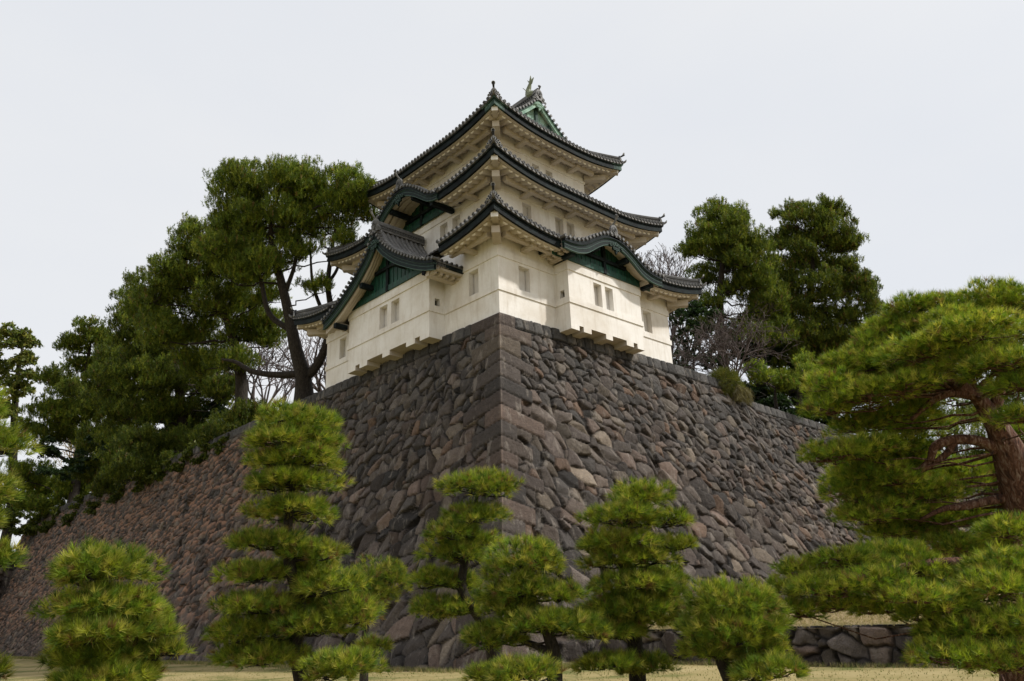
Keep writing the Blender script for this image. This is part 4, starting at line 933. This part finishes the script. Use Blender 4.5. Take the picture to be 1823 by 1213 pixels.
def bare_tree(label, base, h, r0, spread, seed, n0=5, depth=6, name='bare_tree', cat='bare tree', group=None, up_=.5, ratio=.72, bark=BARKG, twist=.35, minr=.012, kids=(2, 3)):
    rnd = random.Random(seed); mb = MB(); root = empty(name, base, label, cat, group)
    def grow(p, d, L_, r, k):
        pts = [p]; q = p; dd = d.copy(); n = 3
        for i in range(n):
            dd = (dd+Vector((rnd.gauss(0, 1), rnd.gauss(0, 1), rnd.gauss(0, .7)))*twist*.35+Vector((0, 0, up_*.06))).normalized(); q = q+dd*L_/n; pts.append(q)
        mb.tube(pts, [max(minr, r*(1-.3*i/n)) for i in range(n+1)], 6 if k > depth-2 else (4 if k > 1 else 3), k > depth-2)
        if k <= 0: return
        for _ in range(rnd.choice(kids)+(1 if k == depth else 0)):
            a = rnd.uniform(0, 2*pi); s = spread*rnd.uniform(.6, 1.25); x = dd.orthogonal().normalized(); y = dd.cross(x)
            nd = (dd*cos(s)+(x*cos(a)+y*sin(a))*sin(s)+Vector((0, 0, up_*.15))).normalized(); grow(q if rnd.random() < .75 else pts[2], nd, L_*ratio*rnd.uniform(.8, 1.15), r*.62, k-1)
    b = Vector(base)
    for i in range(n0):
        a = 2*pi*i/n0+rnd.random(); s = spread*(.25 if n0 == 1 else rnd.uniform(.5, 1.1)); grow(b, Vector((cos(a)*sin(s), sin(a)*sin(s), cos(s))), h, r0, depth)
    mb.build('branches', bark, root, False); return root

big_pine('largest background pine, its dome of needles leaning against the left end of the top roof', 50.5,
         [(541, 700), (538, 665), (526, 620), (514, 560), (500, 500), (485, 440), (480, 390)], [.62, .50, .42, .34, .27, .2, .1],
         [(436, 334, 50, 32), (500, 326, 50, 26), (545, 330, 48, 28), (596, 334, 48, 30), (645, 346, 36, 34), (440, 430, 60, 34), (470, 480, 50, 26), (425, 500, 46, 30), (390, 450, 40, 32), (530, 430, 60, 24), (655, 385, 26, 30), (420, 360, 56, 38), (485, 350, 60, 34), (550, 355, 60, 36), (612, 365, 52, 40), (400, 405, 50, 34), (455, 405, 60, 34), (520, 398, 60, 30), (585, 410, 50, 26), (445, 452, 46, 26), (500, 470, 34, 20), (610, 445, 30, 20), (560, 520, 26, 16), (540, 455, 26, 16)], 101, 1.15,
         limbs=[([(541, 675), (565, 650), (582, 610), (590, 560), (584, 505), (592, 440), (600, 390)], [.36, .30, .26, .22, .17, .12, .06]), ([(584, 505), (600, 480), (608, 450)], [.12, .1, .05]), ([(590, 585), (570, 545), (556, 500), (552, 430)], [.16, .13, .1, .05]), ([(537, 665), (495, 668), (450, 662), (420, 645), (395, 640)], [.26, .22, .18, .13, .07]), ([(520, 590), (480, 560), (465, 500), (455, 450)], [.22, .18, .13, .06]), ([(508, 520), (525, 470), (530, 420)], [.16, .12, .06])])
big_pine('broad background pine sloping down to the left from the biggest dome', 57,
         [(430, 700), (424, 640), (405, 570), (380, 510), (370, 450)], [.45, .38, .3, .22, .1],
         [(370, 425, 42, 26), (330, 455, 46, 28), (400, 480, 50, 34), (350, 500, 60, 38), (300, 500, 44, 34), (440, 540, 44, 28), (390, 545, 56, 36), (330, 560, 60, 36), (275, 530, 42, 36), (250, 555, 40, 34), (290, 600, 60, 34), (370, 605, 60, 32), (440, 600, 46, 26), (480, 610, 30, 18), (410, 650, 46, 22), (350, 655, 50, 26), (450, 575, 40, 22), (425, 440, 40, 30), (440, 490, 44, 28), (470, 530, 34, 22), (395, 470, 40, 30), (480, 575, 30, 16)], 102, 1.05)
big_pine('dark background pine with a ragged pointed top, left of the broad one', 68,
         [(325, 790), (322, 720), (312, 650), (290, 580), (262, 540)], [.5, .42, .34, .24, .1],
         [(240, 515, 20, 24), (228, 545, 26, 26), (262, 570, 40, 32), (222, 590, 36, 30), (300, 620, 56, 36), (240, 630, 50, 36), (350, 690, 56, 32), (290, 680, 60, 36), (220, 680, 50, 36), (330, 735, 56, 30), (265, 740, 60, 34), (210, 740, 46, 32), (390, 700, 36, 22), (240, 800, 60, 34), (300, 800, 66, 36), (180, 690, 36, 28)], 103, .85)
big_pine('open-branched background pine near the left edge with sky showing through', 84,
         [(135, 860), (137, 820), (150, 760), (150, 690), (158, 630), (165, 590)], [.5, .42, .34, .26, .18, .08],
         [(160, 598, 36, 22), (132, 620, 30, 20), (185, 625, 34, 24), (150, 655, 40, 22), (105, 680, 36, 20), (185, 680, 40, 24), (125, 720, 50, 22), (80, 735, 40, 18), (170, 735, 44, 24), (100, 775, 52, 22), (180, 785, 46, 26), (60, 778, 36, 18), (130, 750, 40, 16)], 104, 1.0, base_z=-4,
         limbs=[([(137, 830), (115, 818), (90, 805), (60, 800)], [.24, .2, .14, .08]), ([(140, 815), (165, 800), (195, 795)], [.2, .15, .08])])
big_pine('low dark pine boughs hanging over the wall top at the left', 64,
         [(340, 800), (335, 780), (330, 770)], [.3, .2, .1],
         [(240, 845, 56, 28), (310, 840, 60, 34), (370, 800, 50, 30), (300, 870, 50, 22), (350, 850, 36, 20), (390, 770, 36, 24), (260, 800, 50, 30), (215, 830, 40, 26), (420, 800, 30, 20, -6), (380, 825, 34, 20, -4), (340, 835, 34, 20, -2), (200, 870, 40, 24, 6), (160, 850, 44, 28, 12)], 105, .7)
big_pine('low shadowed pine tuft beside the top of the tallest clipped pine', 57, [(420, 770), (418, 760)], [.2, .1], [(425, 760, 36, 28), (400, 790, 44, 26), (450, 740, 26, 16)], 106, .7)
big_pine('yellowish low pine at the far left above the distant wall', 86, [(150, 900), (140, 880)], [.3, .15], [(130, 880, 50, 26), (75, 870, 46, 24), (165, 905, 40, 20), (90, 905, 44, 18), (180, 860, 46, 24), (50, 900, 30, 16), (50, 850, 40, 24)], 107, 1.25, base_z=-4)
LG = np.array([(.11, .15, .03), (.17, .19, .04), (.24, .23, .05), (.12, .15, .03)]); LD = np.array([(.016, .034, .012), (.026, .05, .016), (.04, .07, .02)])
leafy('round-crowned leafy tree at the extreme left edge, olive green', 92, [(20, 900), (25, 760), (30, 680), (40, 620)], [.5, .4, .3, .12],
      [(30, 600, 36, 22), (5, 610, 40, 30), (55, 612, 24, 16), (40, 640, 36, 16), (0, 660, 40, 30), (30, 690, 44, 26), (-10, 720, 40, 30), (50, 665, 20, 10), (20, 735, 36, 22), (10, 780, 40, 24)], 201, LG, .42, .28, base_z=-4)
leafy('dark evergreen shrubs under the left pines on the wall top', 70, [(300, 820), (300, 780)], [.2, .1],
      [(150, 830, 50, 30, 4), (200, 790, 50, 34, 2), (380, 720, 30, 40, -2), (400, 690, 22, 30, -3), (110, 840, 40, 26, 10), (400, 740, 26, 26, -4), (80, 800, 40, 30, 12)], 202, LD, .30, .5, name='evergreen_shrub', cat='shrub')
bare_tree('bare winter tree behind the trunks of the biggest left pine', at(600, 770, 66), 3.6, .16, .5, 301, n0=5, depth=5, up_=.4, minr=.022)
bare_tree('leafless twiggy tree at mid left, seen low between the dark pine trunks', at(460, 800, 70), 4.0, .16, .55, 302, n0=5, depth=5, up_=.3, minr=.024)
bare_tree('pale leafless shrub glowing in the gap under the far left pines', at(150, 880, 96), 3.0, .1, .6, 303, n0=6, depth=4, minr=.03, bark=mat('pale_twig', None, (.30, .22, .12), .9))
# right of the tower
big_pine('slim open pine just right of the tower, with a spiky top', 60,
         [(1287, 670), (1284, 600), (1282, 520), (1288, 450), (1284, 400)], [.34, .3, .25, .17, .06],
         [(1276, 378, 22, 14), (1262, 398, 30, 16), (1318, 392, 18, 18), (1305, 412, 34, 20), (1248, 420, 24, 14), (1272, 430, 34, 18), (1330, 425, 26, 18), (1235, 452, 26, 14), (1290, 455, 30, 14), (1345, 450, 26, 18), (1320, 470, 36, 20), (1365, 480, 28, 18), (1255, 500, 34, 16), (1340, 505, 42, 20), (1300, 520, 30, 14), (1375, 520, 28, 18), (1350, 540, 34, 16), (1262, 545, 26, 12), (1390, 600, 34, 26), (1340, 600, 34, 22), (1255, 590, 30, 18), (1300, 440, 40, 26), (1330, 450, 40, 26), (1290, 480, 40, 22), (1340, 500, 44, 28), (1250, 450, 30, 20), (1360, 560, 44, 26), (1300, 400, 30, 20), (1380, 545, 30, 26)], 111, 1.0)
big_pine('denser dark conifer at the right, its edge ragged against the sky', 64,
         [(1440, 740), (1436, 650), (1440, 560), (1446, 470), (1450, 400)], [.45, .38, .3, .2, .06],
         [(1472, 372, 16, 12), (1448, 385, 22, 14), (1398, 388, 20, 12), (1498, 385, 18, 14), (1420, 400, 32, 18), (1470, 402, 34, 18), (1508, 412, 16, 12), (1395, 425, 26, 16), (1445, 430, 42, 22), (1495, 440, 30, 18), (1415, 462, 44, 24), (1470, 475, 50, 26), (1515, 478, 20, 14), (1400, 505, 40, 24), (1455, 520, 56, 28), (1510, 520, 34, 22), (1535, 505, 14, 10), (1545, 535, 20, 16), (1410, 560, 50, 28), (1480, 565, 56, 28), (1530, 565, 36, 20), (1565, 555, 14, 18), (1548, 520, 20, 16), (1572, 600, 20, 18), (1385, 440, 20, 14), (1440, 605, 60, 28), (1505, 610, 52, 26), (1545, 600, 26, 18), (1405, 640, 50, 26), (1470, 650, 56, 26), (1520, 650, 40, 20), (1560, 640, 30, 22), (1490, 690, 60, 26), (1410, 690, 50, 26), (1385, 600, 40, 30), (1400, 530, 40, 30), (1480, 430, 44, 26), (1520, 440, 22, 14), (1500, 500, 40, 26), (1570, 580, 18, 16), (1420, 380, 24, 14)], 112, .85, brown=.05)
big_pine('little yellow-green pine standing close to the right wall top', 52, [(1424, 720), (1424, 690), (1428, 660)], [.2, .16, .05], [(1432, 655, 16, 18), (1430, 680, 34, 16), (1400, 690, 22, 12), (1455, 690, 22, 12)], 113, 1.5)
big_pine('low yellow-green pine bough beside the hanging bush', 53, [(1380, 710), (1380, 690)], [.12, .05], [(1365, 678, 26, 14), (1388, 690, 18, 10), (1345, 665, 16, 10)], 114, 1.45)
leafy('dark glossy evergreen mass between the two right pines', 66, [(1380, 740), (1380, 650)], [.2, .1],
      [(1380, 600, 40, 34), (1360, 640, 44, 36), (1410, 680, 50, 34), (1340, 570, 44, 24), (1480, 690, 50, 30), (1330, 620, 36, 30), (1530, 690, 50, 30), (1440, 710, 60, 24), (1300, 600, 30, 30), (1420, 600, 60, 50), (1480, 620, 60, 50), (1400, 690, 60, 30), (1350, 700, 50, 20), (1540, 640, 50, 40), (1370, 722, 40, 16, -6), (1410, 735, 44, 18, -6), (1450, 750, 44, 18, -6), (1500, 765, 44, 20, -6), (1340, 690, 30, 20, -8)], 211, LD, .30, .9, name='evergreen_shrub', cat='shrub')
leafy('sparse dark evergreen bush at the foot of the tower right corner', 58, [(1235, 690), (1235, 640)], [.16, .08],
      [(1220, 560, 30, 24), (1250, 590, 34, 30), (1225, 630, 28, 34), (1262, 640, 24, 26), (1240, 545, 28, 18), (1270, 560, 26, 18), (1215, 600, 24, 34), (1290, 600, 34, 34), (1210, 650, 20, 30), (1275, 640, 34, 26)], 212, LD*1.3, .24, .42, name='evergreen_shrub', cat='shrub')
bare_tree('bare grey tree showing its fine twigs right behind the tower roof', at(1195, 720, 74), 5.0, .2, .5, 311, n0=8, depth=6, up_=.8, minr=.022, ratio=.70)
bare_tree('leafless bush with long pale twigs spreading over the right wall top', at(1305, 690, 49), 2.3, .05, .8, 312, n0=20, depth=4, up_=.3, minr=.013, ratio=.66, name='bare_shrub', cat='bare shrub', twist=.5)
bare_tree('tangle of bare stems at the right foot of the tower', at(1215, 680, 52), 1.7, .05, .7, 313, n0=7, depth=4, up_=.2, minr=.010, ratio=.74, name='bare_shrub', cat='bare shrub', twist=.7)
# bush hanging over the right wall
def hanging_bush(label, c, rx, rz, seed, pal):
    rs = np.random.RandomState(seed); root = empty('hanging_bush', c, label, 'bush'); n = 2600
    u = unit(rs.normal(0, 1, (n, 3))); p = np.array(c)+u*np.array((rx, rx*.55, rz))*rs.uniform(.6, 1, (n, 1)); d = unit(u*.8+np.array((0, -.25, 0))-np.array((0, 0, .6))*(u[:, 2:3] < .4)+rs.normal(0, .35, (n, 3)))
    parts = [needles(p, d, 6, .34, .018, .6, rs, pal[rs.randint(0, len(pal), n)]*rs.uniform(.7, 1.2, (n, 1)), .1)]
    n = 420; x = rs.uniform(-.2, .95, n); p = np.array(c)+np.stack([x*rx, -rx*.5+rs.uniform(-.2, .1, n), -rz*rs.uniform(.1, 1.0, n)*(.4+.6*np.sin(x*9)**2)], 1)
    parts.append(needles(p, unit(np.array((0, -.15, -1))+rs.normal(0, .2, (n, 3))), 5, .45, .016, .35, rs, np.array([(.20, .17, .07)])*rs.uniform(.6, 1.2, (n, 1)), .1))
    crown_mesh('leaves', parts, root); st = MB(); rnd = random.Random(seed)
    for i in range(14): a = rnd.uniform(0, 6.28); limb(st, c-Vector((0, -.3, rz)), c+Vector((cos(a)*rx*.8, sin(a)*rx*.4, rz*rnd.uniform(-.2, .8))), .03, .008, .1, 5, 4, rnd)
    st.build('stems', BARKG, root)
hb = at(1303, 684, 46.5); hanging_bush('yellow-green bush with straggling stems hanging over the right wall edge', Vector((hb.x, .1, hb.z)), 1.35, .95, 401, np.array([(.13, .15, .03), (.18, .17, .04), (.10, .11, .03)]))

# greenery beyond the red pine
big_pine('dim green pine seen through the boughs of the red pine', 36, [(1690, 1000), (1692, 900), (1700, 800), (1705, 720)], [.22, .18, .12, .05],
         [(1690, 690, 50, 26), (1640, 730, 40, 24), (1730, 740, 46, 28), (1680, 770, 56, 28), (1735, 820, 50, 28), (1650, 830, 50, 26), (1700, 870, 60, 28), (1640, 890, 40, 20), (1760, 700, 36, 20), (1780, 780, 40, 30), (1600, 760, 50, 30), (1620, 850, 50, 30), (1780, 860, 40, 30)], 121, .8, base_z=-13, sh=.24, group=None, name='pine_tree')
big_pine('darker pine crowding the right edge behind the red trunk', 40, [(1850, 1010), (1850, 900), (1845, 760)], [.25, .2, .08],
         [(1830, 690, 50, 30), (1850, 760, 50, 34), (1800, 720, 40, 24), (1820, 830, 50, 34), (1850, 900, 60, 34), (1790, 890, 36, 24)], 122, .8, base_z=-13, sh=.24, group=None, name='pine_tree')
leafy('dark shrub thicket at the foot of the wall behind the red pine', 44, [(1700, 1000), (1700, 960)], [.2, .1],
      [(1600, 960, 40, 24), (1680, 940, 50, 34), (1760, 920, 60, 40), (1830, 960, 60, 40), (1640, 900, 40, 30), (1740, 840, 50, 40), (1590, 900, 36, 26), (1700, 990, 60, 24)], 221, LD*1.1, .22, .6, name='evergreen_shrub', cat='shrub', base_z=-13)
big_pine('deep green pine filling the middle of the left tree mass', 74, [(262, 860), (262, 780), (262, 680), (250, 600)], [.4, .34, .24, .1],
         [(262, 660, 50, 34), (210, 650, 40, 30), (300, 660, 40, 30), (250, 720, 60, 36), (190, 720, 40, 30), (310, 760, 50, 34), (230, 780, 60, 34), (170, 800, 50, 30), (290, 820, 60, 30), (200, 840, 60, 28), (380, 660, 40, 30, -8), (400, 700, 30, 24, -10), (350, 780, 50, 30, -4), (130, 700, 30, 20, 6)], 108, .75)

for i_, (px_, py_, D_) in enumerate([(405, 795, 56.5), (372, 812, 58.5), (338, 828, 61.5), (300, 846, 64.5), (262, 864, 68), (222, 884, 72), (182, 903, 77), (140, 922, 82), (100, 938, 87)]):
    D_ = depth_at_x(px_, py_-8, -.15); c_ = at(px_, py_, D_); lab_ = ['first', 'second', 'third', 'fourth', 'fifth', 'sixth', 'seventh', 'eighth', 'ninth'][i_]
    leafy('dark shrub spilling over the left wall edge, ' + lab_ + ' one counting away from the tower', D_, [(px_+4, py_-10), (px_, py_-22)], [.08, .04],
          [(px_, py_-8, 26, 18, 0), (px_-16, py_+4, 20, 13, 0), (px_+12, py_-26, 24, 18, .5), (px_+16, py_-4, 16, 10, -.2)], 500+i_, DP*.5, .22, 1.1, name='edge_shrub', cat='shrub', group='shrubs along the left wall edge', drop=.5, base_z=c_.z-.6)
# tufts of dry and green grass: at the foot of the walls, over the lawn and the bank
rs = np.random.RandomState(77); n = 5200; y_ = rs.uniform(-4.3, 60, n); p1 = np.stack([-4.55-rs.gamma(1.2, .22, n), y_, np.full(n, -14.5)], 1)
n = 2200; x_ = rs.uniform(-4.3, .9, n); p2 = np.stack([x_, -4.55-rs.gamma(1.2, .22, n), np.full(n, -14.5)], 1)
n = 1500; p3 = np.stack([.72-rs.gamma(1.2, .12, n), rs.uniform(-30, -4, n), np.full(n, -14.5)], 1)
n = 16000; r_ = rs.uniform(9, 40, n); a_ = YAW+rs.uniform(-.75, .75, n); p4 = np.stack([CX+r_*np.cos(a_), CY+r_*np.sin(a_), np.full(n, -14.48)], 1); p4 = p4[(p4[:, 0] < -4.3) | ((p4[:, 1] < -4.3) & (p4[:, 0] < .7))]
n = 9000; x_ = .95+rs.gamma(1.3, 2.2, n); p5 = np.stack([x_, rs.uniform(-30, -5, n), np.zeros(n)], 1); p5[:, 2] = -13.5+.88*sstep(1, 7.5, p5[:, 0])+.16*(vnoise(p5[:, 0]*.6+9, p5[:, 1]*.6+90, 13)-.5)*sstep(1, 3, p5[:, 0])+.5*sstep(10, 40, p5[:, 0])
p5[:, 2] = np.where(p5[:, 0] < 1.1, -13.47, p5[:, 2])
GP_ = np.array([(.20, .22, .06), (.36, .30, .15), (.44, .36, .20), (.14, .18, .04)])
pt_ = [needles(q, unit(np.array((0, 0, 1))+rs.normal(0, .25, (len(q), 3))), nb_, ln_, .012, .5, rs, pal_[rs.randint(0, len(pal_), len(q))]*rs.uniform(.7, 1.1, (len(q), 1))) for q, nb_, ln_, pal_ in
       ((p1, 6, .20, GP_), (p2, 6, .20, GP_), (p3, 6, .16, GP_), (p4, 4, .05, GP_), (p5, 5, .12, GP_[1:3]))]
g_ = crown_mesh('grass_tufts', pt_, None); tag(g_, kind='stuff')

leafy('dark evergreen clump closing the gap at the far end of the left wall', 92, [(60, 960), (60, 920)], [.3, .1],
      [(40, 900, 60, 34), (80, 925, 40, 20, -4), (10, 930, 40, 24, -3), (20, 880, 40, 30, 3), (55, 945, 40, 14, -5)], 231, DP*.5, .3, .8, name='evergreen_shrub', cat='shrub', base_z=-4.2)
